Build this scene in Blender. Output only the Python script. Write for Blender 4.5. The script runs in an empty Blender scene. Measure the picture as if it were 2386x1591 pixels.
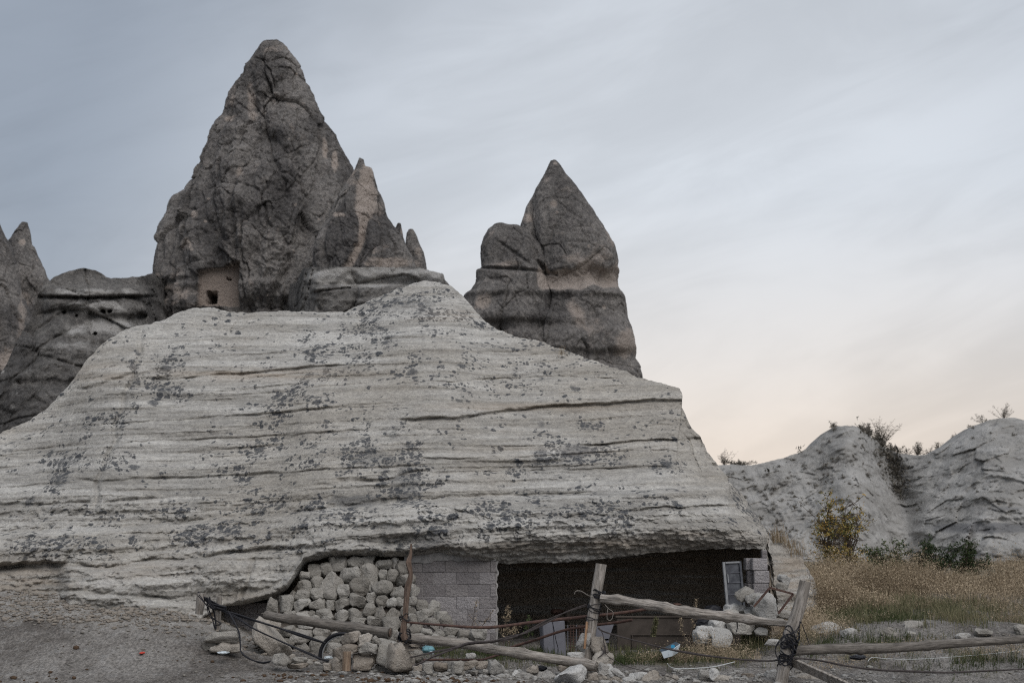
import bpy, math, random
import numpy as np
from mathutils import Vector, Matrix, Euler
random.seed(7); R = np.random.RandomState(7)
S = bpy.context.scene; COL = S.collection
PI = math.pi
# ------------------------------------------------------------------ camera
F = 3314.0; CX, CY = 1193.0, 795.5; EYE = 1.6
PITCH = math.atan((1295 - CY) / F)
cam = bpy.data.cameras.new('camera'); camo = bpy.data.objects.new('camera', cam); COL.objects.link(camo)
camo.location = (0, 0, EYE); camo.rotation_euler = (PI / 2 + PITCH, 0, 0)
cam.sensor_width = 36; cam.lens = 36 * F / 2386; cam.clip_end = 5000; cam.clip_start = .1
cam.dof.use_dof = True; cam.dof.focus_distance = 22.0; cam.dof.aperture_fstop = 2.2
S.camera = camo
# ------------------------------------------------------------------ light
S.view_settings.view_transform = 'Standard'; S.view_settings.look = 'None'
S.view_settings.exposure = 0.31; S.view_settings.gamma = 1
S.cycles.use_denoising = False; S.cycles.filter_width = 1.15
try:
    S.cycles.denoiser = 'OPENIMAGEDENOISE'; S.cycles.denoising_prefilter = 'ACCURATE'
except Exception: pass
S.cycles.max_bounces = 5; S.cycles.diffuse_bounces = 3
SUN_AZ = math.radians(152); SUN_EL = math.radians(44)      # azimuth clockwise from +Y: broad soft fill added to light the near faces, away from the sunset

class NT:
    def __init__(s, t): s.t = t
    def n(s, ty, **k):
        x = s.t.nodes.new(ty)
        for a, b in k.items():
            if a == 'i':
                for q, v in b.items():
                    if isinstance(v, bpy.types.NodeSocket): s.t.links.new(v, x.inputs[q])
                    else: x.inputs[q].default_value = v
            else: setattr(x, a, b)
        return x
    def m(s, op, a, b=0.0, c=0.0, clamp=False):
        x = s.t.nodes.new('ShaderNodeMath'); x.operation = op; x.use_clamp = clamp
        for i, v in enumerate((a, b, c)):
            if isinstance(v, bpy.types.NodeSocket): s.t.links.new(v, x.inputs[i])
            else: x.inputs[i].default_value = v
        return x.outputs[0]
    def vm(s, op, a, b):
        x = s.t.nodes.new('ShaderNodeVectorMath'); x.operation = op
        for i, v in enumerate((a, b)):
            if isinstance(v, bpy.types.NodeSocket): s.t.links.new(v, x.inputs[i])
            else: x.inputs[i].default_value = v
        return x.outputs['Value'] if op == 'DOT_PRODUCT' else x.outputs[0]
    def mix(s, f, a, b, mode='MIX'):
        x = s.t.nodes.new('ShaderNodeMix'); x.data_type = 'RGBA'; x.blend_type = mode; x.clamp_factor = True
        for i, v in ((0, f), (6, a), (7, b)):
            if isinstance(v, bpy.types.NodeSocket): s.t.links.new(v, x.inputs[i])
            elif i == 0: x.inputs[i].default_value = v
            else: x.inputs[i].default_value = (*v, 1) if len(v) == 3 else v
        return x.outputs[2]
    def ss(s, v, lo, hi, a=0.0, b=1.0):
        x = s.t.nodes.new('ShaderNodeMapRange'); x.interpolation_type = 'SMOOTHSTEP'
        for i, q in enumerate((v, lo, hi, a, b)):
            if isinstance(q, bpy.types.NodeSocket): s.t.links.new(q, x.inputs[i])
            else: x.inputs[i].default_value = q
        return x.outputs[0]
    def noise(s, vec, scale, detail=5, rough=.55, dist=0.0, out='Fac'):
        return s.n('ShaderNodeTexNoise', i={'Vector': vec, 'Scale': scale, 'Detail': detail, 'Roughness': rough, 'Distortion': dist}).outputs[out]
    def scale(s, vec, v): return s.vm('MULTIPLY', vec, v)

W = bpy.data.worlds.new('World'); S.world = W; W.use_nodes = True
t = W.node_tree; t.nodes.clear(); N = NT(t)
sky = N.n('ShaderNodeTexSky', sky_type='NISHITA', sun_disc=False, sun_elevation=SUN_EL, sun_rotation=SUN_AZ,
          air_density=1.2, dust_density=1.5, ozone_density=1.5)
dirv = N.vm('NORMALIZE', N.n('ShaderNodeTexCoord').outputs['Generated'], (0, 0, 0))
sp = N.n('ShaderNodeSeparateXYZ', i={0: dirv}); dx, dy, dz = sp.outputs
el = N.m('MAXIMUM', dz, 0.0)
# overcast veil: blue grey above, cream towards the horizon, brighter on the sunset side
glow = N.vm('DOT_PRODUCT', dirv, Vector((0.16, 0.975, 0.13)).normalized())
g1 = N.ss(glow, 0.875, 0.999)
c_top = N.mix(g1, (0.262, 0.296, 0.348), (0.585, 0.615, 0.655))
c_hor = N.mix(g1, (0.375, 0.395, 0.435), (0.715, 0.63, 0.555))
veil = N.mix(N.ss(el, 0.02, 0.27), c_hor, c_top)
veil = N.mix(N.ss(el, 0.34, 0.80), veil, (0.60, 0.64, 0.70))
warm = N.m('MULTIPLY', N.ss(el, 0.15, 0.0), N.ss(glow, 0.90, 1.0))
veil = N.mix(N.m('MULTIPLY', warm, 0.35), veil, (0.78, 0.62, 0.52))
den = N.m('ADD', el, 0.16)
cp = N.n('ShaderNodeCombineXYZ', i={0: N.m('DIVIDE', dx, den), 1: N.m('DIVIDE', dy, den)}).outputs[0]
rot = N.scale(N.n('ShaderNodeMapping', i={'Vector': dirv, 'Rotation': (0, math.radians(16), 0)}).outputs[0], (1.7, 1.0, 6.0))
cl = N.noise(rot, 1.5, 4, .5, 0.6)
cl2 = N.noise(rot, 3.6, 6, .58, 1.1)
cc = N.m('ADD', N.m('MULTIPLY', cl, 0.7), N.m('MULTIPLY', cl2, 0.3))
shade = N.ss(cc, 0.36, 0.64, 0.86, 1.05)
veil = N.mix(1.0, veil, N.n('ShaderNodeCombineXYZ', i={0: shade, 1: shade, 2: shade}).outputs[0], 'MULTIPLY')
bg1 = N.n('ShaderNodeBackground', i={'Color': sky.outputs[0], 'Strength': 0.08})
bg2 = N.n('ShaderNodeBackground', i={'Color': veil, 'Strength': 1.0})
mx = N.n('ShaderNodeMixShader', i={0: 0.90, 1: bg1.outputs[0], 2: bg2.outputs[0]})
N.n('ShaderNodeOutputWorld', i={0: mx.outputs[0]})
sl = bpy.data.lights.new('sun_fill', 'SUN'); sl.energy = 1.5; sl.angle = math.radians(55); sl.color = (1, .965, .93)
so = bpy.data.objects.new('sun_fill', sl); COL.objects.link(so)
sd = Vector((math.sin(SUN_AZ) * math.cos(SUN_EL), math.cos(SUN_AZ) * math.cos(SUN_EL), math.sin(SUN_EL)))
so.rotation_euler = sd.to_track_quat('Z', 'Y').to_euler(); so.location = (20, 20, 30)
# ------------------------------------------------------------------ geometry helpers
cP, sP = math.cos(PITCH), math.sin(PITCH)
def at(px, py, Y):
    """point on the ray of a photo pixel at distance Y (arrays or floats)"""
    a = (np.asarray(px, float) - CX) / F; b = (CY - np.asarray(py, float)) / F
    dy_ = cP - b * sP; dz_ = sP + b * cP
    k = Y / dy_
    return np.stack(np.broadcast_arrays(a * k, Y + 0 * k, EYE + dz_ * k), -1)
def proj(P):
    x, y, z = P[..., 0], P[..., 1], P[..., 2] - EYE
    d = y * cP + z * sP; u = -y * sP + z * cP
    return CX + F * x / d, CY - F * u / d
PERM = np.concatenate([np.random.RandomState(3).permutation(256)] * 3).astype(np.int32)
GR = np.random.RandomState(4).normal(size=(256, 3)); GR /= np.linalg.norm(GR, axis=1)[:, None]; GR = GR.astype(np.float32) * 1.5
def pn(x, y, z, sd=0):
    x, y, z = np.broadcast_arrays(np.asarray(x, np.float32), np.asarray(y, np.float32), np.asarray(z, np.float32))
    x = x + sd * 17.13 + 500; y = y + sd * 7.7 + 500; z = z + sd * 3.1 + 500
    xi = np.floor(x).astype(np.int32); yi = np.floor(y).astype(np.int32); zi = np.floor(z).astype(np.int32)
    fx, fy, fz = x - xi, y - yi, z - zi
    xi &= 255; yi &= 255; zi &= 255
    u, v, w = [q * q * q * (q * (q * 6 - 15) + 10) for q in (fx, fy, fz)]
    def c(a, b, d):
        g = GR[PERM[PERM[PERM[xi + a] + yi + b] + zi + d]]
        return g[..., 0] * (fx - a) + g[..., 1] * (fy - b) + g[..., 2] * (fz - d)
    l = lambda a, b, k: a + (b - a) * k
    return l(l(l(c(0,0,0), c(1,0,0), u), l(c(0,1,0), c(1,1,0), u), v), l(l(c(0,0,1), c(1,0,1), u), l(c(0,1,1), c(1,1,1), u), v), w)
def fbm(x, y, z, o=4, g=.5, sd=0):
    r = 0; a = 1
    for i in range(o):
        k = 2.03 ** i
        r = r + a * pn(x * k, y * k, z * k, sd + i); a *= g
    return r
def sst(v, lo, hi):
    q = np.clip((v - lo) / (hi - lo), 0, 1); return q * q * (3 - 2 * q)
def ip(x, pts): 
    p = np.array(pts, float); return np.interp(x, p[:, 0], p[:, 1])
def mesh_np(name, V, Fc, mat=None, smooth=True, attrs=None):
    """V (n,3), Fc (m,k) array of same-size faces"""
    me = bpy.data.meshes.new(name); V = np.asarray(V, np.float32); Fc = np.asarray(Fc, np.int32)
    me.vertices.add(len(V)); me.vertices.foreach_set('co', V.ravel())
    k = Fc.shape[1]
    me.loops.add(Fc.size); me.loops.foreach_set('vertex_index', Fc.ravel())
    me.polygons.add(len(Fc)); me.polygons.foreach_set('loop_start', np.arange(0, Fc.size, k, dtype=np.int32))
    me.update(calc_edges=True)
    me.polygons.foreach_set('use_smooth', np.full(len(Fc), smooth))
    for a, d in (attrs or {}).items():
        d = np.asarray(d, np.float32)
        if d.ndim == 1:
            me.attributes.new(a, 'FLOAT', 'POINT').data.foreach_set('value', d)
        else:
            me.attributes.new(a, 'FLOAT_VECTOR', 'POINT').data.foreach_set('vector', d.ravel())
    if mat: me.materials.append(mat)
    me.update()
    return me
def grid_faces(nr, nc, wrap=False):
    r = np.arange(nr - 1)[:, None]; c = np.arange(nc if wrap else nc - 1)[None, :]
    c2 = (c + 1) % nc
    return np.stack([r * nc + c + 0 * r, r * nc + c2, (r + 1) * nc + c2, (r + 1) * nc + c], -1).reshape(-1, 4)
def link(name, me, parent=None, loc=None, **props):
    o = bpy.data.objects.new(name, me); COL.objects.link(o)
    if parent:
        o.parent = parent
        if loc is not None: o.location = Vector(loc) - parent.location
        elif me is not None: o.location = -parent.location
    elif loc is not None: o.location = loc
    for k, v in props.items(): o[k] = v
    return o
def thing(name, label, cat, loc, group=None):
    o = bpy.data.objects.new(name, None); COL.objects.link(o); o.location = loc; o.empty_display_size = .2
    o['label'] = label; o['category'] = cat
    if group: o['group'] = group
    return o
class MB:
    """collects polygons; build() links them as one mesh object"""
    def __init__(s): s.v = []; s.f = []; s.gc = []
    def add(s, vs, fs, gc=None):
        b = len(s.v); s.v += [tuple(map(float, p)) for p in vs]; s.f += [[b + i for i in f] for f in fs]
        s.gc += [tuple(map(float, p)) for p in (gc if gc is not None else vs)]
    def box(s, c, d, M=None, bev=0.0):
        M = M or Matrix.Identity(3); c = Vector(c); x, y, z = [q / 2 for q in d]
        b = bev
        vs = []; 
        if b <= 0:
            for a in (-x, x):
                for e in (-y, y):
                    for g in (-z, z): vs.append(Vector((a, e, g)))
            fs = [(0,1,3,2),(4,6,7,5),(0,4,5,1),(2,3,7,6),(0,2,6,4),(1,5,7,3)]
        else:
            idx = {}
            for i, a in enumerate((-1, 1)):
                for j, e in enumerate((-1, 1)):
                    for k, g in enumerate((-1, 1)):
                        for ax in range(3):
                            p = [a * x, e * y, g * z]
                            for q in range(3):
                                if q != ax: p[q] -= (a, e, g)[q] * b
                            idx[(i, j, k, ax)] = len(vs); vs.append(Vector(p))
            fs = []
            def corner(i, j, k): return [idx[(i, j, k, 0)], idx[(i, j, k, 1)], idx[(i, j, k, 2)]]
            for i in (0, 1):
                fs.append([idx[(i, 0, 0, 0)], idx[(i, 0, 1, 0)], idx[(i, 1, 1, 0)], idx[(i, 1, 0, 0)]])
                fs.append([idx[(0, i, 0, 1)], idx[(0, i, 1, 1)], idx[(1, i, 1, 1)], idx[(1, i, 0, 1)]])
                fs.append([idx[(0, 0, i, 2)], idx[(0, 1, i, 2)], idx[(1, 1, i, 2)], idx[(1, 0, i, 2)]])
                for j in (0, 1):
                    fs.append([idx[(i, j, 0, 0)], idx[(i, j, 1, 0)], idx[(i, j, 1, 1)], idx[(i, j, 0, 1)]])
                    fs.append([idx[(i, 0, j, 0)], idx[(i, 1, j, 0)], idx[(i, 1, j, 2)], idx[(i, 0, j, 2)]])
                    fs.append([idx[(0, i, j, 1)], idx[(1, i, j, 1)], idx[(1, i, j, 2)], idx[(0, i, j, 2)]])
                    for k in (0, 1): fs.append(corner(i, j, k))
            ce = Vector((0, 0, 0)); ff = []
            for f in fs:
                P = [vs[q] for q in f]; m = sum(P, Vector()) / len(P)
                n = (P[1] - P[0]).cross(P[2] - P[0])
                ff.append(f if n.dot(m) > 0 else f[::-1])
            fs = ff
        s.add([c + M @ v for v in vs], fs)
    def tube(s, pts, rad, n=10, amp=0.0, sd=0, cap=True, flat=1.0, fr=1.0):
        P = [Vector(p) for p in pts]; m = len(P)
        rad = rad if hasattr(rad, '__len__') else [rad] * m
        up = Vector((0.13, -1, 0.21)).normalized(); L = 0; vs = []; gc = []
        for i, p in enumerate(P):
            t_ = (P[min(i + 1, m - 1)] - P[max(i - 1, 0)]).normalized()
            e1 = (up - t_ * up.dot(t_)).normalized(); e2 = t_.cross(e1)
            if i: L += (p - P[i - 1]).length
            for k in range(n):
                a = 2 * PI * k / n; r = rad[i]
                if amp:
                    r *= 1 + amp * float(pn(math.cos(a) * 1.1 * fr, math.sin(a) * 1.1 * fr, L * 3.0 * fr, sd)) + amp * .5 * float(pn(math.cos(a) * 3, math.sin(a) * 3, L * 2.2, sd + 5))
                vs.append(p + e1 * (math.cos(a) * r) + e2 * (math.sin(a) * r * flat))
                gc.append((math.cos(a) * .07, math.sin(a) * .07, L + sd * 3.7))
        fs = [(i * n + k, i * n + (k + 1) % n, (i + 1) * n + (k + 1) % n, (i + 1) * n + k) for i in range(m - 1) for k in range(n)]
        if cap:
            vs += [P[0], P[-1]]; gc += [(0, 0, sd * 3.7), (0, 0, L + sd * 3.7)]; a, b = len(vs) - 2, len(vs) - 1
            fs += [(a, (k + 1) % n, k) for k in range(n)] + [(b, (m - 1) * n + k, (m - 1) * n + (k + 1) % n) for k in range(n)]
        s.add(vs, fs, gc)
    def build(s, name, mat, parent=None, smooth=False, **props):
        me = bpy.data.meshes.new(name); me.from_pydata(s.v, [], s.f); me.materials.append(mat)
        me.polygons.foreach_set('use_smooth', [smooth] * len(me.polygons))
        me.attributes.new('gc', 'FLOAT_VECTOR', 'POINT').data.foreach_set('vector', np.array(s.gc, np.float32).ravel())
        if smooth:
            try: me.set_sharp_from_angle(angle=math.radians(50))
            except Exception: pass
        o = bpy.data.objects.new(name, me); COL.objects.link(o)
        if parent: o.parent = parent; o.location = -parent.location
        for k, v in props.items(): o[k] = v
        return o
def resample(pts, rad, n):
    """Catmull-Rom through pts"""
    P = [Vector(p) for p in pts]; m = len(P); out = []; rr = []
    rad = list(rad) if hasattr(rad, '__len__') else [rad] * m
    for q in range(n):
        u = q / (n - 1) * (m - 1); i = min(int(u), m - 2); f = u - i
        p0, p1, p2, p3 = P[max(i - 1, 0)], P[i], P[i + 1], P[min(i + 2, m - 1)]
        out.append(0.5 * ((2 * p1) + (p2 - p0) * f + (2 * p0 - 5 * p1 + 4 * p2 - p3) * f * f + (3 * p1 - p0 - 3 * p2 + p3) * f ** 3))
        rr.append(rad[i] * (1 - f) + rad[i + 1] * f)
    return out, rr
# ------------------------------------------------------------------ materials
def new_mat(name):
    m = bpy.data.materials.new(name); m.use_nodes = True; t = m.node_tree; t.nodes.clear()
    N = NT(t); b = N.n('ShaderNodeBsdfPrincipled'); N.n('ShaderNodeOutputMaterial', i={0: b.outputs[0]})
    b.inputs['Roughness'].default_value = .9; b.inputs['Specular IOR Level'].default_value = .2
    return m, N, b
def attr(N, a, out='Fac'): return N.n('ShaderNodeAttribute', attribute_name=a).outputs[out]
def bump(N, b, h, st, dist): 
    x = N.n('ShaderNodeBump', i={'Height': h, 'Strength': st, 'Distance': dist}); N.t.links.new(x.outputs[0], b.inputs['Normal'])
def pos(N): return N.n('ShaderNodeNewGeometry').outputs['Position']
def setc(N, b, c): N.t.links.new(c, b.inputs['Base Color'])

def m_pale_rock():
    m, N, b = new_mat('pale_tuff'); p = pos(N)
    st = N.scale(p, (.35, .35, 6.0)); st2 = N.scale(p, (1.2, 1.2, 22.0))
    a = N.noise(st, 1.0, 6, .6, .4); a2 = N.noise(st2, 1.0, 4, .6)
    c = N.mix(N.ss(a, .35, .65), (.30, .284, .258), (.51, .492, .458))
    c = N.mix(N.ss(a2, .5, .75, 0, .5), c, (.50, .485, .455))
    big = N.noise(p, .35, 4, .55)
    c = N.mix(N.ss(big, .42, .68, 0, .55), c, (.37, .335, .285))
    fine = N.noise(N.scale(p, (1, 1, 1.6)), 20, 6, .75); mid = N.noise(N.scale(p, (1, 1, 2.5)), 5, 5, .7)
    c = N.mix(1.0, c, N.mix(N.ss(fine, .3, .7), (.74, .74, .75), (1.18, 1.18, 1.17)), 'MULTIPLY')
    c = N.mix(1.0, c, N.mix(N.ss(mid, .3, .7), (.82, .82, .83), (1.12, 1.12, 1.12)), 'MULTIPLY')
    # lichen colonies
    dn = attr(N, 'lichen')
    w = N.vm('ADD', p, N.vm('MULTIPLY', N.n('ShaderNodeTexNoise', i={'Vector': p, 'Scale': 9.0, 'Detail': 3.0}).outputs['Color'], (.12, .12, .12)))
    tot = None
    for sc, rm, k, wt in ((3.4, .20, 1.0, .85), (7.0, .27, 1.3, 1.0), (15.0, .34, 1.5, .9)):
        v = N.n('ShaderNodeTexVoronoi', i={'Vector': w, 'Scale': sc})
        s2 = N.n('ShaderNodeSeparateColor', i={0: v.outputs['Color']})
        clump = N.noise(p, 1.7, 4, .65)
        on = N.ss(N.m('SUBTRACT', N.m('MULTIPLY', dn, N.m('MULTIPLY', N.ss(clump, .43, .60), k)), s2.outputs[0]), -.02, .06)
        rad = N.m('MULTIPLY_ADD', s2.outputs[1], rm, rm * .9)
        disc = N.ss(N.m('SUBTRACT', rad, N.m('ADD', v.outputs['Distance'], N.m('MULTIPLY', N.m('SUBTRACT', N.noise(p, 26, 4, .8), .5), .35))), -.06, .12)
        q = N.m('MULTIPLY', N.m('MULTIPLY', on, disc), wt)
        tot = q if tot is None else N.m('MAXIMUM', tot, q)
    film = N.m('MULTIPLY', N.ss(N.m('ADD', dn, N.m('MULTIPLY', N.m('SUBTRACT', N.noise(p, 4, 6, .75), .5), 1.6)), .98, 1.55), .62)
    tot = N.m('MAXIMUM', tot, film)
    tot = N.m('MULTIPLY', tot, N.ss(N.noise(p, 40, 3, .6), .25, .55, .45, 1.0))
    c = N.mix(tot, c, (.066, .070, .078))
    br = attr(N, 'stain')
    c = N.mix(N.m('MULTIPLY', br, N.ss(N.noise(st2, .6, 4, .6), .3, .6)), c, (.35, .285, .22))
    setc(N, b, c)
    h = N.m('ADD', N.m('MULTIPLY', a2, .6), N.m('ADD', N.m('MULTIPLY', fine, .6), N.m('MULTIPLY', N.noise(p, 60, 4, .7), .35)))
    bump(N, b, N.m('ADD', h, N.m('MULTIPLY', tot, .3)), .9, .06)
    return m
def m_dark_rock(name, dark, dark2, pale, sc=1.0):
    m, N, b = new_mat(name); p = pos(N)
    n1 = N.noise(p, .22 * sc, 6, .6, .3); n2 = N.noise(p, 1.1 * sc, 6, .7); n3 = N.noise(p, 5.5 * sc, 6, .8)
    c = N.mix(N.ss(n1, .38, .62), dark, dark2)
    c = N.mix(N.ss(n2, .56, .72, 0, .55), c, tuple(q * .55 + w * .45 for q, w in zip(dark2, pale)))
    c = N.mix(1.0, c, N.mix(N.ss(n3, .3, .7), (.50, .50, .51), (1.5, 1.48, 1.45)), 'MULTIPLY')
    pa = attr(N, 'pale')
    k = N.ss(N.m('ADD', pa, N.m('MULTIPLY', N.m('SUBTRACT', n2, .5), 1.6)), .35, .75)
    vor = N.n('ShaderNodeTexVoronoi', i={'Vector': p, 'Scale': 1.6 * sc})
    speck = N.m('MULTIPLY', N.ss(vor.outputs['Distance'], .20, .10), N.ss(N.n('ShaderNodeSeparateColor', i={0: vor.outputs['Color']}).outputs[0], .78, .9))
    k = N.m('MAXIMUM', k, N.m('MULTIPLY', speck, .8))
    pc = N.mix(N.ss(N.noise(N.scale(p, (.3, .3, 1.5)), 1.0, 4, .6), .35, .65), pale, tuple(q * w for q, w in zip(pale, (1.2, 1.22, 1.25))))
    c = N.mix(k, c, pc)
    c = N.mix(attr(N, 'pink'), c, (.37, .305, .262))
    setc(N, b, c)
    bump(N, b, N.m('ADD', N.m('MULTIPLY', n2, 1.0), N.m('MULTIPLY', n3, .6)), 1.0, .38 / sc)
    return m
def m_stone(name, c1, c2, sp_=(.5, .48, .45)):
    m, N, b = new_mat(name); p = pos(N); r = N.n('ShaderNodeObjectInfo').outputs['Random']
    q = N.vm('ADD', p, N.n('ShaderNodeCombineXYZ', i={0: N.m('MULTIPLY', r, 50.0)}).outputs[0])
    n1 = N.noise(q, 5, 6, .65); n2 = N.noise(q, 28, 5, .7)
    c = N.mix(N.ss(N.m('ADD', N.m('MULTIPLY', n1, .7), N.m('MULTIPLY', r, .45)), .35, .8), c1, c2)
    c = N.mix(N.ss(n2, .55, .72, 0, .6), c, sp_)
    c = N.mix(N.ss(n1, .38, .28, 0, .5), c, (.13, .125, .12))
    c = N.mix(1.0, c, N.mix(N.m('FRACT', N.m('MULTIPLY', r, 7.3)), (.82, .80, .78), (1.12, 1.12, 1.12)), 'MULTIPLY')
    setc(N, b, c); bump(N, b, N.m('ADD', n1, N.m('MULTIPLY', n2, .8)), 1.0, .06); return m
def m_wood(name, c1, c2, dark=(.05, .045, .04)):
    m, N, b = new_mat(name); g = attr(N, 'gc', 'Vector')
    s1 = N.scale(g, (26, 26, 1.4)); n1 = N.noise(s1, 1.6, 6, .65, .3); n2 = N.noise(N.scale(g, (60, 60, 2.2)), 2.0, 4, .6)
    n3 = N.noise(g, 4.0, 3, .5)
    c = N.mix(N.ss(n1, .35, .65), c1, c2)
    c = N.mix(N.ss(n2, .46, .34), c, dark)
    c = N.mix(1.0, c, N.mix(N.ss(N.noise(N.scale(g, (14, 14, 3)), 1.5, 5, .7), .3, .7), (.6, .6, .6), (1.25, 1.25, 1.25)), 'MULTIPLY')
    c = N.mix(N.ss(n3, .5, .7, 0, .5), c, tuple(q * .6 for q in c1))
    setc(N, b, c); bump(N, b, N.m('ADD', n1, n2), .8, .012); return m
def m_plain(name, c, rough=.7, var=.25, sc=14, metal=0.0, c2=None, bmp=.2):
    m, N, b = new_mat(name); p = pos(N); n1 = N.noise(p, sc, 5, .65)
    c2 = c2 or tuple(q * (1 - var) for q in c)
    setc(N, b, N.mix(N.ss(n1, .35, .68), c, c2)); b.inputs['Roughness'].default_value = rough; b.inputs['Metallic'].default_value = metal
    bump(N, b, n1, bmp, .01); return m
def m_leaf(name, c1, c2, tr=0.0):
    m, N, b = new_mat(name); k = attr(N, 'tint')
    setc(N, b, N.mix(k, c1, c2)); b.inputs['Roughness'].default_value = .7
    return m
M = {}
M['pale'] = m_pale_rock()
M['spire'] = m_dark_rock('weathered_tuff', (.105, .099, .097), (.235, .22, .209), (.37, .315, .275))
M['cliff'] = m_dark_rock('cliff_tuff', (.10, .096, .094), (.20, .19, .18), (.42, .40, .375), .8)
M['stone'] = m_stone('field_stone', (.27, .254, .228), (.42, .402, .37))
M['stone_warm'] = m_stone('warm_stone', (.30, .262, .222), (.43, .395, .35))
M['boulder'] = m_stone('white_boulder', (.38, .37, .35), (.52, .51, .49), (.60, .59, .575))
M['block'] = m_stone('concrete_block', (.27, .252, .255), (.36, .338, .338), (.42, .405, .40))
M['mortar'] = m_plain('mortar', (.36, .345, .335), .95, .35, 18, bmp=.8)
M['wood'] = m_wood('weathered_wood', (.25, .22, .19), (.36, .33, .30))
M['wood_dark'] = m_wood('dark_weathered_wood', (.13, .115, .10), (.21, .19, .17))
M['wood_red'] = m_wood('reddish_wood', (.13, .088, .066), (.20, .145, .115))
M['wood_orange'] = m_wood('fresh_split_wood', (.36, .21, .12), (.46, .29, .18))
M['rust'] = m_plain('rusty_pipe', (.065, .040, .036), .75, .4, 20, .2, c2=(.12, .072, .056), bmp=.5)
M['cable'] = m_plain('black_rubber', (.018, .018, .022), .5, .3)
M['rope'] = m_plain('grey_webbing', (.07, .06, .058), .9, .4, 30)
M['string'] = m_plain('pale_cord', (.55, .57, .56), .7, .15)
M['white_metal'] = m_plain('pale_frame', (.25, .255, .26), .5, .2)
M['panel'] = m_plain('dusty_dark_glass', (.04, .042, .05), .35, .3, 9, c2=(.10, .105, .115))
M['cabinet'] = m_plain('grey_steel', (.155, .155, .175), .55, .15, 6)
M['brown_metal'] = m_plain('brown_painted_steel', (.07, .057, .048), .7, .3, 8)
M['grass'] = m_leaf('green_grass', (.040, .055, .018), (.165, .148, .085))
M['dry'] = m_leaf('dry_grass', (.20, .152, .098), (.44, .355, .25))
M['leaf_orange'] = m_leaf('autumn_leaf', (.09, .105, .035), (.42, .26, .065))
M['leaf_green'] = m_leaf('dark_leaf', (.022, .036, .014), (.075, .10, .035))
M['twig'] = m_plain('twig_bark', (.09, .07, .055), .9, .3)
M['scrub'] = m_leaf('dark_scrub', (.055, .05, .042), (.16, .14, .112))
# ------------------------------------------------------------------ ground
def G(X, Y, fine=True):
    X = np.asarray(X, float); Y = np.asarray(Y, float)
    z = ip(Y, [(-60, 0), (18, 0), (20, .05), (23, .2), (26, .36), (30, .6), (37, .92), (45, 1.12), (60, 1.2), (3000, 1.2)])
    z = z + .66 * sst(-X, 2.9, 5.7) * sst(Y, 18.2, 22.2)
    z = z + .30 * sst(X, 3.6, 5.5) * sst(Y, 19.0, 21.6) * (1 - sst(Y, 26, 34)) + .12 * sst(X, 3.6, 5.5) * sst(Y, 18.4, 20)
    z = z + .16 * sst(-X, 6.2, 7.6) * sst(Y, 20, 23.3) + .10 * sst(-X, 3.5, 5) * sst(Y, 19, 22) * np.abs(pn(X * 1.1, Y * 1.1, 0, 15))
    z = z + .10 * pn(X * .35, Y * .35, 0, 3) * sst(Y, 16, 19) + .035 * pn(X * 1.3, Y * 1.3, 0, 5)
    z = z + (.05 * pn(X * 2.6, Y * 2.6, 0, 16) + .03 * pn(X * 6, Y * 6, 0, 17)) * sst(-X, 3.6, 4.6) * sst(Y, 20, 21.4)
    if fine:
        z = z + .016 * fbm(X * 4, Y * 4, 0, 3, .55, 9)
    return z
def axis(lo, hi, dense_lo, dense_hi, d, gr=1.13):
    a = list(np.arange(dense_lo, dense_hi, d)); s = d
    while a[-1] < hi: s *= gr; a.append(a[-1] + s)
    s = d
    while a[0] > lo: s *= gr; a.insert(0, a[0] - s)
    return np.array(a)
gx = axis(-1500, 1500, -9.5, 10.5, .055); gy = axis(-400, 2500, 16.5, 25.5, .05, 1.06)
GX, GY = np.meshgrid(gx, gy); GZ = G(GX, GY)
V = np.stack([GX, GY, GZ], -1).reshape(-1, 3)
gpx, gpy = proj(np.stack([GX, np.maximum(GY, 5), GZ], -1))
def blobs(px, py, L, base=0.0):
    d = np.full(px.shape, base, float)
    for (x, y, rx, ry, s) in L:
        d = np.maximum(d, s * np.exp(-(((px - x) / rx) ** 2 + ((py - y) / ry) ** 2) ** 1.2))
    return d
GRASS = [(1290, 1530, 200, 22, 1), (1150, 1535, 90, 22, 1), (1600, 1535, 150, 25, 1), (1720, 1500, 130, 28, .8), (2000, 1455, 260, 28, .9), (2050, 1490, 200, 25, .7),
         (2250, 1535, 200, 36, .9), (1990, 1530, 160, 16, .7), (1900, 1470, 80, 40, .8), (2386, 1520, 90, 40, .6), (1930, 1500, 60, 30, .6), (2150, 1420, 300, 30, .8), (560, 1520, 60, 14, .4), (730, 1555, 70, 12, .5)]
gg = blobs(gpx, gpy, GRASS) * (.55 + .9 * pn(GX * .9, GY * .9, 0, 33)) + .8 * sst(GY, 26, 30) * sst(GX, 0, 4)
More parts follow.
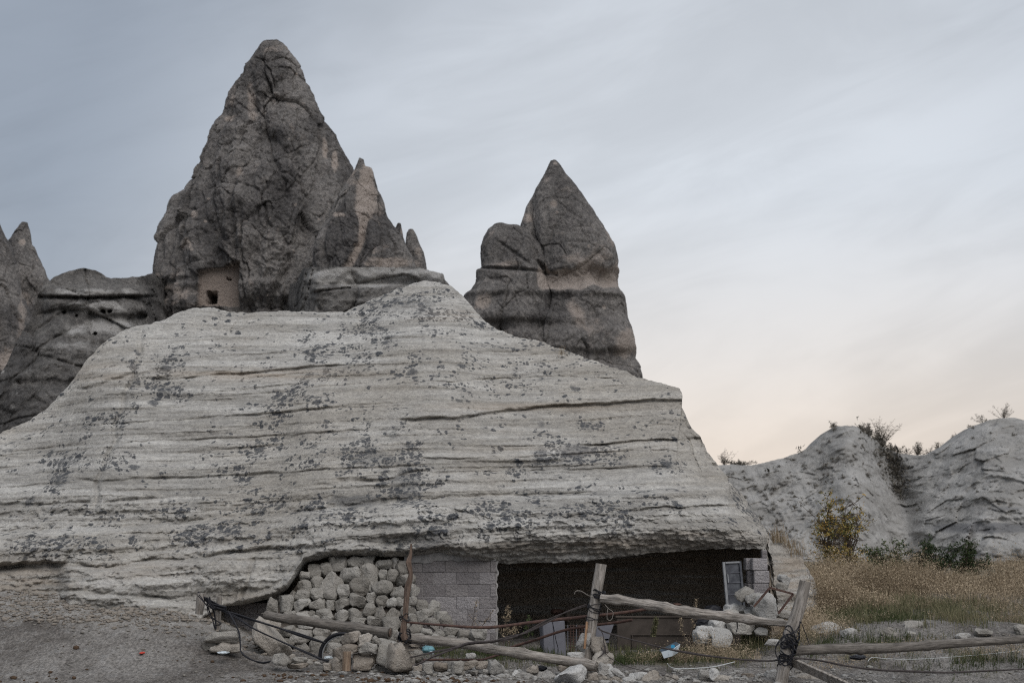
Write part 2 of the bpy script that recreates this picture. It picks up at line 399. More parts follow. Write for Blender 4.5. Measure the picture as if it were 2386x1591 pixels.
def m_ground():
    m, N, b = new_mat('dusty_ground'); p = pos(N)
    n1 = N.noise(N.scale(p, (1, .6, 1)), 1.1, 6, .7, .5); n2 = N.noise(N.scale(p, (1, .5, 1)), 6, 6, .75); n3 = N.noise(N.scale(p, (1, .45, 1)), 30, 4, .7)
    c = N.mix(N.ss(n1, .35, .65), (.125, .111, .099), (.25, .232, .213))
    c = N.mix(N.ss(n2, .50, .68, 0, .7), c, (.29, .278, .265))
    c = N.mix(N.ss(n2, .46, .32, 0, .8), c, (.085, .075, .067))
    c = N.mix(1.0, c, N.mix(N.ss(n3, .3, .7), (.55, .55, .55), (1.4, 1.4, 1.4)), 'MULTIPLY')
    du = N.ss(N.m('ADD', attr(N, 'dust'), N.m('MULTIPLY', N.m('SUBTRACT', n1, .5), 1.0)), .3, .8)
    c = N.mix(N.m('MULTIPLY', du, .75), c, N.mix(N.ss(n2, .3, .68), (.17, .155, .138), (.42, .40, .37)))
    g = N.ss(N.m('ADD', attr(N, 'turf'), N.m('MULTIPLY', N.m('SUBTRACT', n2, .5), 1.2)), .45, .9)
    c = N.mix(N.m('MULTIPLY', g, .8), c, N.mix(n3, (.06, .06, .03), (.15, .13, .085)))
    setc(N, b, c); bump(N, b, N.m('ADD', n2, N.m('MULTIPLY', n3, .6)), 1.0, .09); return m
me = mesh_np('ground', V, grid_faces(len(gy), len(gx)), m_ground(), True, {'turf': gg.ravel(), 'dust': (sst(-GX, 2.6, 4.2) * sst(GY, 19.6, 22.0) + .35 * sst(GX, 2.5, 5) * sst(GY, 19.2, 20.5) * (1 - sst(GY, 22.5, 24))).ravel()})
link('ground', me, kind='structure')
def gpt(px, py, Y=None):
    """point where a photo pixel's ray meets the ground"""
    if Y is None:
        Y = 19.0
        for y in np.arange(12, 70, .02):
            P = at(px, py, y)
            if P[2] <= float(G(P[0], y, False)): Y = y; break
    P = at(px, py, Y); return Vector((P[0], Y, float(G(P[0], Y))))
# ------------------------------------------------------------------ the great pale outcrop
k1 = 2386 / 2352
CR = [(-900, 1420), (-500, 1200), (-200, 1080), (0, 1010), (61, 982), (101, 958), (132, 928), (172, 882), (208, 832), (243, 797), (294, 766), (355, 753), (385, 742), (426, 722), (456, 716),
      (497, 717), (538, 726), (578, 729), (619, 726), (690, 725), (751, 727), (801, 727), (837, 710), (883, 690), (933, 670), (979, 655), (1014, 655), (1050, 665), (1075, 685), (1101, 715),
      (1126, 746), (1157, 768), (1197, 783), (1248, 791), (1288, 806), (1349, 827), (1410, 850), (1461, 867), (1512, 885), (1562, 898), (1584, 907), (1591, 922), (1590, 934), (1584, 940),
      (1593, 958), (1613, 1000), (1633, 1018), (1636, 1028), (1650, 1055), (1675, 1085), (1697, 1108), (1698, 1122), (1706, 1130), (1735, 1157), (1765, 1197), (1785, 1232), (1800, 1240), (1816, 1247), (1836, 1268), (1852, 1280),
      (1876, 1312), (1896, 1345), (1912, 1400), (1930, 1450)]
LT = [(-900, 1440), (0, 1440), (230, 1445), (460, 1450), (515, 1414), (560, 1408), (600, 1402), (640, 1392), (668, 1375), (688, 1345), (706, 1312), (760, 1299), (840, 1291), (900, 1299), (960, 1293), (1010, 1288), (1060, 1295), (1100, 1297),
      (1150, 1312), (1300, 1309), (1400, 1303), (1500, 1289), (1600, 1282), (1700, 1277), (1788, 1277), (1800, 1330), (1815, 1420), (1930, 1470)]
cr = np.array(CR, float)
seg = np.hypot(np.diff(cr[:, 0]), np.diff(cr[:, 1])); sa = np.concatenate([[0], np.cumsum(seg)])
# column parameter: crest arclength, dense inside the frame
sv = np.concatenate([np.linspace(0, sa[3] - 60, 60, endpoint=False), np.arange(sa[3] - 60, sa[-1], 2.45), [sa[-1]]])
cpx = np.interp(sv, sa, cr[:, 0]); cpy = np.interp(sv, sa, cr[:, 1])
cpy = cpy + 3.0 * pn(sv * .03, 0, 0, 21) + 1.6 * pn(sv * .11, 0, 0, 22)
# the foot of each column: spread evenly so that columns fan out to the right
bpx = np.interp(sv, [sa[0], sa[3], np.interp(1400, cr[:40, 0], sa[:40]), sa[-9], sa[-1]], [-900, 0, 1400, 1803, 1930])
Dc = ip(cpx, [(-900, 24.5), (-200, 26), (100, 26.5), (450, 28), (800, 28), (1000, 28.6), (1200, 27.5), (1450, 26.2), (1590, 25.2), (1700, 24.4), (1785, 23.6), (1850, 24.2), (1930, 24.4)])
yf = ip(bpx, [(-900, 23.4), (0, 23.2), (150, 22.7), (450, 22.6), (1150, 22.5), (1700, 22.6), (1795, 22.7), (1850, 23.4), (1930, 23.9)])
lpy = ip(bpx, LT); lpy = lpy + (bpx < 500) * (7 * pn(bpx * .02, 0, 0, 25) + 3 * pn(bpx * .07, 0, 0, 26))
def smooth(a, n):
    k = np.hanning(n + 2)[1:-1]; k /= k.sum(); return np.convolve(np.pad(a, n // 2, 'edge'), k, 'valid')[:len(a)]
Dc = smooth(Dc, 141); yf = smooth(yf, 81); bpx = smooth(bpx, 121); lpy = smooth(lpy, 9)
cd = np.where((bpx > 512) & (bpx < 1792), 2.6, 0.0)
cd = ip(bpx, [(-900, 0), (505, 0), (522, 1.2), (660, 1.3), (700, 2.6), (1250, 3.4), (1700, 2.7), (1783, 2.0), (1794, .05), (2010, 0)])
cpS = smooth(cpy, 71); lpS = smooth(lpy, 71)
NA1, NA2, NF, NBk = 26, 16, 400, 26
rows = []; RPX = []; RPY = []; KIND = []
fpy = ip(bpx, [(-900, 1500), (2010, 1500)]) + 40
base_z = -0.4
for i in range(NA1):                                   # back wall of the shelter, bottom to top
    f = i / (NA1 - 1); yb = yf + cd
    zt = at(bpx, lpy, yf)[:, 2] - .05 * np.minimum(cd, 1)
    P = np.stack([at(bpx, lpy, yf)[:, 0] * (1 + 0 * yb), yb, base_z + (zt - base_z) * f], -1); rows.append(P); KIND.append(0)
for i in range(1, NA2 + 1):                            # ceiling, back to lip
    f = i / (NA2 + 1); P0 = rows[NA1 - 1]; P1 = at(bpx, lpy, yf); P = P0 + (P1 - P0) * f
    P[:, 2] += .1 * np.sin(f * PI) * np.minimum(cd, 1); rows.append(P); KIND.append(1)
for i in range(NF):
    f = i / (NF - 1); px = bpx + (cpx - bpx) * f ** 0.9; py = lpy + (cpy - lpy) * f
    fd = np.clip((lpS - py) / np.maximum(lpS - cpS, 30), 0, 1.12)
    Y = yf + (Dc - yf) * (.35 * fd + .65 * fd ** 1.7)
    rows.append(at(px, py, Y)); RPX.append(px); RPY.append(py); KIND.append(2)
crest = rows[-1]
for i in range(1, NBk + 1):
    f = i / NBk; P = crest.copy(); P[:, 1] += 5 * (f ** .8) + .2; P[:, 2] = crest[:, 2] + (-1 - crest[:, 2]) * (f ** 1.6); rows.append(P); KIND.append(3)
P = np.stack(rows); nr, nc = P.shape[:2]
fs_ = NA1 + NA2; X_, Y_, Z_ = P[..., 0], P[..., 1], P[..., 2]
PX, PY = proj(P)
face = np.zeros((nr, nc)); face[fs_:] = 1; face[:fs_] = .25
face[NA1:fs_] = np.linspace(.25, 1, NA2)[:, None]
w = Z_ - .045 * X_ + .10 * pn(X_ * .25, Y_ * .25, Z_ * .3, 31)
off = np.zeros((nr, nc))
# broad swells
off += .30 * fbm(X_ * .22, Y_ * .22, Z_ * .35, 3, .5, 40)
# strata: ledges of several thicknesses, fading in and out sideways
py_0 = PY
def strata(fr, lat, sd, sharp=1.0):
    n = pn(X_ * lat, Y_ * lat, w * fr, sd)
    return np.tanh(n * 2.2 * sharp)
mod = .65 + .5 * pn(X_ * .3, 0, w * .8, 61)
upp = 1 - .35 * sst(-py_0, -1100, -700)
off += -.085 * strata(1.8, .16, 50, 1.3) * mod
off += -.046 * strata(4.3, .28, 51, 1.4) * mod * upp
off += -.030 * strata(9.5, .45, 52, 1.3) * (mod + .25) * upp
off += -.017 * strata(20., .7, 53)
# traced ledges: (polyline, step out below, crevice depth, crevice half width px)
px_, py_ = PX, PY
def line_at(pts, fade=60):
    p = np.array(pts, float); y = np.interp(px_, p[:, 0], p[:, 1])
    y = y + 3.5 * pn(px_ * .012, 0, 0, 71) + 1.6 * pn(px_ * .05, 0, 0, 72)
    k = sst(px_, p[0, 0] - fade, p[0, 0] + fade * .3) * (1 - sst(px_, p[-1, 0] - fade * .3, p[-1, 0] + fade))
    return y, k
for pts, step, cre, hw in [
    ([(-200, 1250), (0, 1238), (300, 1226), (550, 1203), (700, 1192), (900, 1172), (1100, 1157), (1300, 1152), (1500, 1141), (1700, 1124)], -.34, .10, 5),
    ([(960, 978), (1100, 968), (1250, 950), (1350, 943), (1590, 930)], .13, .13, 5),
    ([(1380, 1038), (1500, 1027), (1632, 1020)], .08, .12, 4),
    ([(1000, 1068), (1300, 1062), (1450, 1052), (1600, 1050)], .03, .06, 4),
    ([(1060, 1103), (1300, 1096), (1500, 1090), (1690, 1083)], -.05, .06, 4),
    ([(380, 884), (480, 876), (600, 867), (780, 852)], .05, .14, 6),
    ([(200, 905), (300, 872), (380, 862)], .05, .12, 8),
    ([(-100, 1335), (100, 1312), (250, 1322), (340, 1308), (450, 1300), (560, 1284), (680, 1275)], -.16, .16, 7),
    ([(100, 1000), (300, 985), (600, 965), (800, 950)], .02, .07, 4),
    ([(200, 1120), (500, 1110), (820, 1092), (960, 1085)], .05, .10, 5),
    ([(820, 1120), (900, 1118), (960, 1098)], .05, .16, 6),
    ([(-100, 1175), (200, 1172), (340, 1160)], .06, .1, 5),
    ([(300, 1030), (600, 1018), (900, 1000)], .0, .06, 3.5),
    ([(700, 905), (1000, 890), (1300, 878), (1480, 885)], -.03, .06, 3.5),
    ([(1480, 1190), (1540, 1183), (1700, 1178)], .05, .1, 4),
    ([(100, 1250), (60, 1246), (200, 1245)], 0, .0, 4),
    ([(120, 1375), (300, 1385), (420, 1400)], -.15, .1, 6)]:
    y, k = line_at(pts); u = py_ - y
    above = sst(u, -45, 0) * (u < 0) if step > 0 else 0
    off += k * step * sst(u, -3 if step > 0 else -5, 4 if step > 0 else 14) * (1 - .75 * sst(u, 20, 130 if step > 0 else 400))
    off += k * cre * .8 * np.exp(-(u / (hw * .62)) ** 2) * np.clip(.75 + .9 * pn(px_ * .02, hw, 0, 73), .1, 1.2)
# long diagonal joints
for (x0, y0, x1, y1, d_, hw) in [(345, 745, 215, 1180, .10, 7), (1590, 1010, 1640, 1110, .06, 3), (560, 735, 545, 780, .06, 3), (835, 715, 850, 790, .12, 8), (700, 790, 640, 1090, .07, 30), (960, 1080, 930, 1240, -.12, 40), (600, 1290, 560, 1400, .08, 6), (200, 1240, 140, 1330, .07, 6)]:
    f = np.clip((py_ - y0) / (y1 - y0), -.05, 1.05); xl = x0 + (x1 - x0) * f + 14 * pn(py_ * .02, 0, 0, 77)
    k = sst(py_, y0 - 20, y0 + 20) * (1 - sst(py_, y1 - 20, y1 + 20))
    off += d_ * k * np.exp(-((px_ - xl) / hw) ** 2)
# lip above the shelter: underside runs inwards
lpy2 = np.interp(px_, np.array(LT)[:, 0], np.array(LT)[:, 1]); u = (lpy2 - py_)
wl = ip(px_, [(500, 9), (680, 12), (1000, 14), (1110, 26), (1180, 62), (1500, 58), (1700, 48), (1800, 20)]); al = ip(px_, [(420, 0), (520, .12), (680, .28), (1000, .22), (1110, .28), (1180, .60), (1500, .55), (1700, .5), (1790, .3), (1815, 0)])
lip = np.clip(1 - u / wl, 0, 1); lk = np.zeros((nr, nc)); lk[fs_:fs_ + NF] = 1
off += al * lip ** 1.4 * lk * (px_ > 440)
off[:fs_] += (al * np.ones((nr, nc)))[fs_][None, :] * np.linspace(0, 1, fs_)[:, None] ** 3 * 1.0
off -= .10 * np.exp(-((u - wl * 1.35) / (wl * .5 + 3)) ** 2) * lk * (al > .15)
off += .42 * sst(py_, 1306 + 6 * pn(px_ * .03, 0, 0, 27), 1322) * (1 - sst(py_, 1385, 1440)) * (1 - sst(px_, 128 + (py_ - 1320) * .1, 165)) * (px_ > -400)
off -= .30 * np.exp(-(((px_ - 300) / 120) ** 2 + ((py_ - 1370) / 55) ** 2)) + .15 * np.exp(-(((px_ - 560) / 90) ** 2 + ((py_ - 1340) / 35) ** 2))
# roughness
rough = .030 * fbm(X_ * 2.2, Y_ * 2.2, Z_ * 3.5, 4, .6, 80) + .012 * fbm(X_ * 11, Y_ * 11, Z_ * 14, 3, .6, 81)
low = sst(py_, 1140, 1200); rough = rough * (.65 + 1.25 * low)
off += rough * 1.2
P2 = P.copy(); edge = np.ones((nr, nc)); edge[fs_ + NF - 25:fs_ + NF] = np.linspace(1, .35, 25)[:, None]; edge[fs_ + NF:] = .35
ray = P2 - np.array([0, 0, EYE]); ray = ray / ray[..., 1:2]; dd = (off * np.where(face > .3, 1, .5) * edge)[..., None]
inside = np.zeros((nr, nc, 1)); inside[fs_:] = 1
P2 += dd * (ray * inside + np.array([0, 1, 0]) * (1 - inside))
P2[..., 2] += .4 * rough + .012 * pn(X_ * 5, Y_ * 5, w * 18, 85)
P2[..., 0] += .5 * rough
LICH = [(960, 715, 130, 50, 1.0), (1080, 745, 60, 35, .75), (880, 760, 70, 40, .75), (760, 830, 90, 50, .7), (700, 900, 80, 60, .8), (640, 940, 60, 35, .8), (700, 1000, 70, 50, .85), (930, 1010, 80, 45, .95), (870, 1070, 130, 50, 1.0),
        (950, 1130, 65, 70, 1.15), (830, 1168, 100, 25, 1.25), (750, 1100, 70, 60, .8), (640, 1060, 70, 40, .6), (380, 905, 55, 32, 1), (385, 850, 40, 25, .9), (460, 812, 70, 16, .8), (310, 900, 16, 70, .9), (278, 975, 20, 35, .8), (235, 985, 45, 22, .7),
        (155, 1075, 45, 16, 1.1), (140, 1120, 40, 28, 1.1), (250, 1080, 70, 35, .6), (210, 1030, 40, 18, .6), (1345, 1052, 65, 22, 1.25), (1262, 1052, 28, 32, 1.1), (1262, 988, 18, 14, 1.1), (1375, 995, 30, 22, .9), (1455, 1078, 45, 20, .9), (1540, 1062, 110, 35, .45),
        (1170, 1085, 60, 30, .7), (1150, 1195, 130, 35, .75), (1330, 1210, 330, 60, .55), (1000, 1225, 160, 45, .8), (690, 1200, 140, 60, .8), (600, 1230, 100, 40, .7), (930, 1255, 110, 28, 1.0), (1010, 1262, 65, 24, 1.35), (1765, 1185, 40, 60, 1.1), (1710, 1160, 60, 22, 1.0),
        (250, 1265, 60, 40, .9), (120, 1265, 90, 35, .8), (450, 1250, 70, 25, .7), (540, 1110, 120, 30, .4), (1250, 830, 200, 40, .35), (1100, 870, 200, 60, .35), (540, 1330, 60, 22, .7), (340, 1190, 150, 20, .5), (760, 1270, 120, 25, .7), (1420, 1250, 300, 10, .2)]
lich = blobs(PX, PY, [(x, y, rx * 1.08, ry * 1.08, q * 1.28) for x, y, rx, ry, q in LICH], .11) * (1 - lip * (al > .35) * lk * .9) * (PY < 1345)
lich[:fs_] = 0
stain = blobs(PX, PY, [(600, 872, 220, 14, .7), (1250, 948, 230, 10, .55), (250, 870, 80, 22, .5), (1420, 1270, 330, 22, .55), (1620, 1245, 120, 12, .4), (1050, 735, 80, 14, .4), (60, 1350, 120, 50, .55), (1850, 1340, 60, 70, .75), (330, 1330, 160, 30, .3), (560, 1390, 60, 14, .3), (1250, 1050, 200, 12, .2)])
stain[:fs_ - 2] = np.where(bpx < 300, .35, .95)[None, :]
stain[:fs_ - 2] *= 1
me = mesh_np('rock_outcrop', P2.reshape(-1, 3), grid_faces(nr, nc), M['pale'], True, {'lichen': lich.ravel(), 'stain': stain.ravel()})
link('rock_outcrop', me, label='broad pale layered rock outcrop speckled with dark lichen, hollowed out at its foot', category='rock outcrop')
def facet(X, Y, Z, sx, sz, seed, cell_amp=1.0):
    """broken rock: every random cell tilts its own way; returns height and distance to the nearest crack"""
    gx, gy, gz = X * sx + 300, Y * sx + 300, Z * sz + 300
    ix, iy, iz = [np.floor(q).astype(np.int32) for q in (gx, gy, gz)]
    f1 = np.full(X.shape, 9.0); f2 = f1.copy(); h = np.zeros(X.shape)
    rt = np.random.RandomState(seed).rand(4096, 7)
    for a in (-1, 0, 1):
        for b in (-1, 0, 1):
            for c in (-1, 0, 1):
                q = rt[((ix + a) * 73856093 ^ (iy + b) * 19349663 ^ (iz + c) * 83492791) & 4095]
                dx_, dy_, dz_ = gx - (ix + a + q[..., 0]), gy - (iy + b + q[..., 1]), gz - (iz + c + q[..., 2])
                d = np.sqrt(dx_ ** 2 + dy_ ** 2 + dz_ ** 2); m = d < f1
                f2 = np.where(m, f1, np.minimum(f2, d)); f1 = np.where(m, d, f1)
                h = np.where(m, (q[..., 3] - .5) * dx_ * 2 + (q[..., 4] - .5) * dy_ * 2 + (q[..., 5] - .5) * dz_ * 2 + (q[..., 6] - .5) * .35, h)
    return h * cell_amp, f2 - f1
# ------------------------------------------------------------------ fairy chimneys
def spire(name, label, Lp, Rp, D, ratio, nrow, nseg, sd, amp=1.0, pale=None, extra=None, group=None, mat='spire', cap_out=0.0):
    Lp = np.array(Lp, float); Rp = np.array(Rp, float)
    y0, y1 = min(Lp[0, 1], Rp[0, 1]), max(Lp[-1, 1], Rp[-1, 1])
    v = np.linspace(0, 1, nrow) ** 1.15; py = y0 + (y1 - y0) * v
    L = np.interp(py, Lp[:, 1], Lp[:, 0]); Q = np.interp(py, Rp[:, 1], Rp[:, 0])
    cx = (L + Q) / 2; hw = np.maximum((Q - L) / 2, .5)
    sm = np.ones(25) / 25; cs = np.convolve(np.pad(cx, 12, 'edge'), sm, 'valid')
    q = np.linspace(0, 2 * PI, nseg, endpoint=False); th = -PI / 2 + q + .55 * np.sin(q) * -1     # denser on the side that faces the viewer
    c = at(cx[:, None], py[:, None], np.full((nrow, 1), float(D)))
    a = hw * D / F; bq = np.convolve(np.pad(a, 30, 'edge'), np.ones(61) / 61, 'valid') * ratio; bq = np.minimum(bq, a * ratio * 1.6 + .3)
    P = np.zeros((nrow, nseg, 3))
    ct, st_ = np.cos(th)[None, :], np.sin(th)[None, :]
    P[..., 0] = c[..., 0] + a[:, None] * ct; P[..., 1] = D + bq[:, None] * st_; P[..., 2] = c[..., 2]
    X, Y, Z = P[..., 0], P[..., 1], P[..., 2]
    n = .9 * fbm(X * .22, Y * .22, Z * .13, 3, .5, sd) + .26 * fbm(X * .8, Y * .8, Z * .45, 3, .55, sd + 5) - .30 * (1 - 2.2 * np.abs(pn(X * .45, Y * .45, Z * .16, sd + 14))) + .12 * fbm(X * 2.6, Y * 2.6, Z * 2.2, 3, .65, sd + 9) - .5 * np.maximum(0, .12 - np.abs(pn(X * .30, Y * .30, Z * .08, sd + 12))) / .12 * .8
    wx = X + .5 * pn(X * .7, Y * .7, Z * .7, sd + 20); wz = Z + .6 * pn(X * .5, Y * .5, Z * .5, sd + 21)
    h1, c1 = facet(wx, Y, wz, .38, .20, sd); h2, c2 = facet(wx, Y, wz, 1.0, .7, sd + 1)
    n = n + .46 * h1 + .18 * h2 - .15 * np.exp(-(c1 / .045) ** 2) - .08 * np.exp(-(c2 / .06) ** 2)
    n = n * amp * (.35 + .65 * sst(a, 0, 3))[:, None]
    side = 1 - .62 * np.abs(ct) ** 3
    n2 = n * side
    P[..., 0] += n2 * ct; P[..., 1] += n2 * st_
    P[..., 2] += .12 * amp * fbm(X, Y, Z, 2, .5, sd + 3)
    PXs, PYs = proj(P)
    pa = blobs(PXs, PYs, [(x, y, rx * 1.35, ry * 1.35, q * 1.1 + .16) for x, y, rx, ry, q in (pale or [])], 0); pk = np.zeros_like(pa)
    if extra: pa, pk = extra(P, PXs, PYs, pa, pk)
    Vv = np.concatenate([P.reshape(-1, 3), [P[0].mean(0) + [0, 0, .05]]]); Fq = grid_faces(nrow, nseg, True)
    at_ = {'pale': np.append(pa.ravel(), 0), 'pink': np.append(pk.ravel(), 0)}
    me = mesh_np(name, Vv, Fq, M[mat], True, at_)
    o = link(name, me, label=label, category='rock spire')
    if group: o['group'] = group
    return o
def niche(P, px, py, pa, pk):
    # a squared chamber face cut into the spire's foot, with a small square window
    top = np.interp(px, [460, 520, 540, 556], [629, 622, 610, 607])
    ins = (px > 461) & (px < 557) & (py > top) & (py < 713) & (P[..., 1] < 79)
    fr = P[..., 1][ins].min() + .9
    P[..., 1][ins] = fr + .004 * (px[ins] - 461)
    pk[ins] = .9; pa[ins] = .0
    win = ins & (px > 478) & (px < 502) & (py > 675) & (py < 706)
    P[..., 1][win] += 2.2; pk[win] = .35
    hole = ins & (np.hypot((px - 526) / 5, (py - 643) / 3.5) < 1); P[..., 1][hole] += .5
    # bedding in the foot
    low = sst(py, 640, 655) * (P[..., 1] < 82) * (~ins)
    P[..., 1] += low * .35 * np.tanh(3 * pn(P[..., 0] * .15, 0, P[..., 2] * 1.3, 91))
    pa += low * .30 * (pn(P[..., 0] * .2, 0, P[..., 2] * 1.6, 92) > -.1)
    return pa, pk
spire('rock_spire', 'tallest dark rock spire with a square window cut in its foot',
      [(640, 98), (611, 102), (598, 114), (576, 143), (562, 156), (547, 187), (522, 214), (513, 239), (502, 274), (486, 306), (473, 346), (459, 372), (437, 413), (419, 444), (399, 471), (390, 502), (372, 538), (363, 564), (360, 596), (359, 622), (357, 654), (355, 707), (345, 800)],
      [(650, 98), (660, 101), (676, 116), (692, 140), (707, 167), (714, 198), (732, 225), (747, 261), (772, 292), (792, 319), (810, 350), (826, 379), (842, 420), (857, 462), (888, 573), (901, 627), (905, 800)],
      80, .72, 430, 430, 100, 1.0,
      [(585, 235, 12, 35, .5), (588, 270, 14, 20, .45), (532, 275, 14, 8, .6), (435, 568, 10, 14, .7), (452, 500, 8, 10, .5), (560, 400, 10, 16, .45), (780, 375, 7, 22, .7), (757, 345, 7, 22, .6), (570, 520, 25, 12, .3), (650, 115, 40, 10, .4), (655, 250, 60, 40, .18), (700, 300, 30, 60, .15), (640, 530, 50, 20, .22), (480, 380, 30, 30, .2), (580, 600, 40, 20, .2), (390, 640, 40, 14, .35), (420, 680, 40, 20, .35), (540, 220, 15, 40, .35)], niche)
def stripe(P, px, py, pa, pk):
    xs = np.interp(py, [380, 420, 470, 520, 560, 600, 622], [858, 852, 848, 846, 842, 822, 808]); ws = np.interp(py, [370, 420, 470, 520, 560, 600, 622], [14, 20, 28, 10, 9, 11, 13])
    s_ = np.exp(-(((px - xs) / ws) ** 2) ** 1.5) * (P[..., 1] < 78)
    pa += s_ * .85; pk += .30 * s_ * sst(py, 480, 540)
    P[..., 1] += s_ * .3
    return pa, pk
spire('rock_spire', 'smaller spire with a pale pink stripe, leaning on the right side of the tallest spire',
      [(834, 370), (832, 376), (826, 390), (812, 417), (797, 444), (781, 475), (770, 506), (754, 533), (741, 564), (732, 609), (728, 648)],
      [(848, 370), (852, 388), (866, 391), (872, 404), (886, 439), (901, 471), (910, 506), (924, 529), (942, 555), (948, 573), (964, 600), (973, 625), (978, 648)],
      73.4, .8, 240, 260, 130, .8, [(905, 612, 45, 12, .7), (880, 580, 30, 12, .3), (880, 480, 25, 40, .25), (790, 500, 15, 6, .6), (815, 405, 12, 30, .45), (950, 610, 20, 12, .4)], stripe)
spire('rock_pinnacle', 'tiny finger of rock between the striped spire and the stub beside it', [(926, 521), (922, 530), (920, 560), (915, 600)], [(934, 521), (936, 530), (941, 556), (948, 600)], 75, .9, 50, 50, 150, .35, [(935, 545, 5, 15, .6)])
spire('rock_pinnacle', 'short stubby pinnacle at the right end of the spire row', [(951, 535), (946, 543), (944, 560), (942, 600), (940, 650)], [(963, 535), (968, 543), (980, 569), (988, 587), (997, 629), (1002, 650)], 78, .8, 90, 110, 160, .5, [(975, 600, 10, 30, .4)])
RS = None
def band(P, px, py, pa, pk):
    yb = np.interp(px, [1100, 1260, 1300, 1450], [660, 640, 640, 640])
    b_ = np.exp(-(((py - 645 + 12 * pn(px * .025, 0, 0, 94)) / (24 + 10 * pn(px * .04, 0, 0, 95))) ** 2) ** 1.5) * sst(px, 1240, 1270)
    pa += b_ * 1.4
    pa += .5 * np.exp(-(((px - (1330 + (py - 700) * .45)) / 28) ** 2 + ((py - 730) / 60) ** 2))
    low = sst(py, 670, 690)
    P[..., 1] += .22 * np.tanh(3 * pn(P[..., 0] * .15, 0, P[..., 2] * 1.6, 191)) * low
    P[..., 1] += .4 * b_
    for (x0, y0, x1, y1, d_, hw) in [(1240, 440, 1250, 600, .30, 9), (1247, 600, 1275, 635, .35, 6), (1160, 560, 1235, 615, .12, 6)]:
        f = np.clip((py - y0) / (y1 - y0), 0, 1); k = sst(py, y0 - 8, y0 + 8) * (1 - sst(py, y1 - 8, y1 + 8))
        P[..., 1] += d_ * k * np.exp(-((px - (x0 + (x1 - x0) * f)) / hw) ** 2)
    kk = np.exp(-((py - np.interp(px, [1118, 1200, 1260, 1300], [622, 626, 630, 636])) / 3.5) ** 2) * (px < 1300); P[..., 1] += .22 * kk
    return pa, pk
spire('rock_spire', 'dark shoulder-backed spire standing alone right of the gap in the skyline',
      [(1280, 375), (1275, 383), (1264, 406), (1245, 436), (1230, 461), (1221, 483), (1212, 508), (1204, 540), (1190, 600), (1165, 680), (1130, 780), (1100, 960)],
      [(1298, 375), (1307, 386), (1320, 406), (1350, 435), (1371, 465), (1389, 492), (1407, 522), (1423, 551), (1436, 583), (1446, 608), (1448, 633), (1442, 644), (1441, 661), (1453, 697), (1461, 736), (1473, 761), (1477, 790), (1482, 815), (1480, 836), (1495, 861), (1501, 879), (1530, 960)],
      58, .75, 420, 380, 200, .55, [(1290, 475, 10, 8, .6), (1225, 508, 18, 10, .6), (1275, 420, 14, 10, .35), (1290, 540, 20, 12, .35), (1460, 800, 30, 30, .6), (1400, 780, 40, 60, .25), (1150, 760, 60, 30, .3), (1130, 700, 20, 20, .5), (1255, 625, 14, 14, .8), (1420, 560, 20, 30, .25), (1180, 615, 50, 8, .35), (1370, 600, 60, 20, .35)], band)
RS = bpy.context.scene.objects['rock_spire.002'] if 'rock_spire.002' in bpy.data.objects else None
sh = spire('rock_shoulder', '', [(1160, 523), (1150, 524), (1136, 533), (1124, 551), (1118, 572), (1117, 590), (1119, 622), (1108, 630), (1105, 661), (1096, 677), (1082, 686), (1060, 720), (1040, 800), (1030, 960)],
      [(1176, 523), (1192, 527), (1212, 528), (1236, 536), (1268, 575), (1280, 626), (1300, 640), (1310, 700), (1330, 800), (1350, 960)], 57.2, .62, 260, 260, 222, .6, [(1150, 760, 60, 30, .3), (1130, 700, 20, 20, .5), (1180, 615, 50, 8, .35), (1150, 540, 20, 8, .2)], band)
del sh['label']; del sh['category']; sh.parent = RS
spire('rock_spire', 'slender pointed spire with a notched side at the far left', [(54, 519), (49, 525), (35, 545), (22, 562), (10, 620), (-20, 800), (-40, 900)], [(66, 519), (69, 530), (73, 545), (74, 568), (80, 573), (87, 593), (98, 618), (113, 651), (130, 760), (140, 900)], 98, .8, 260, 220, 230, .7, [(52, 565, 8, 8, .6), (55, 730, 20, 60, .35)])
spire('rock_spire', 'big dark spire half cut off by the left edge of the picture', [(-60, 430), (-90, 470), (-140, 560), (-180, 700), (-220, 900)], [(-40, 430), (-25, 460), (0, 516), (7, 535), (18, 556), (32, 590), (60, 680), (90, 800), (100, 900)], 92, .8, 220, 220, 250, .8, [(50, 740, 12, 60, .4), (20, 840, 20, 30, .6)])
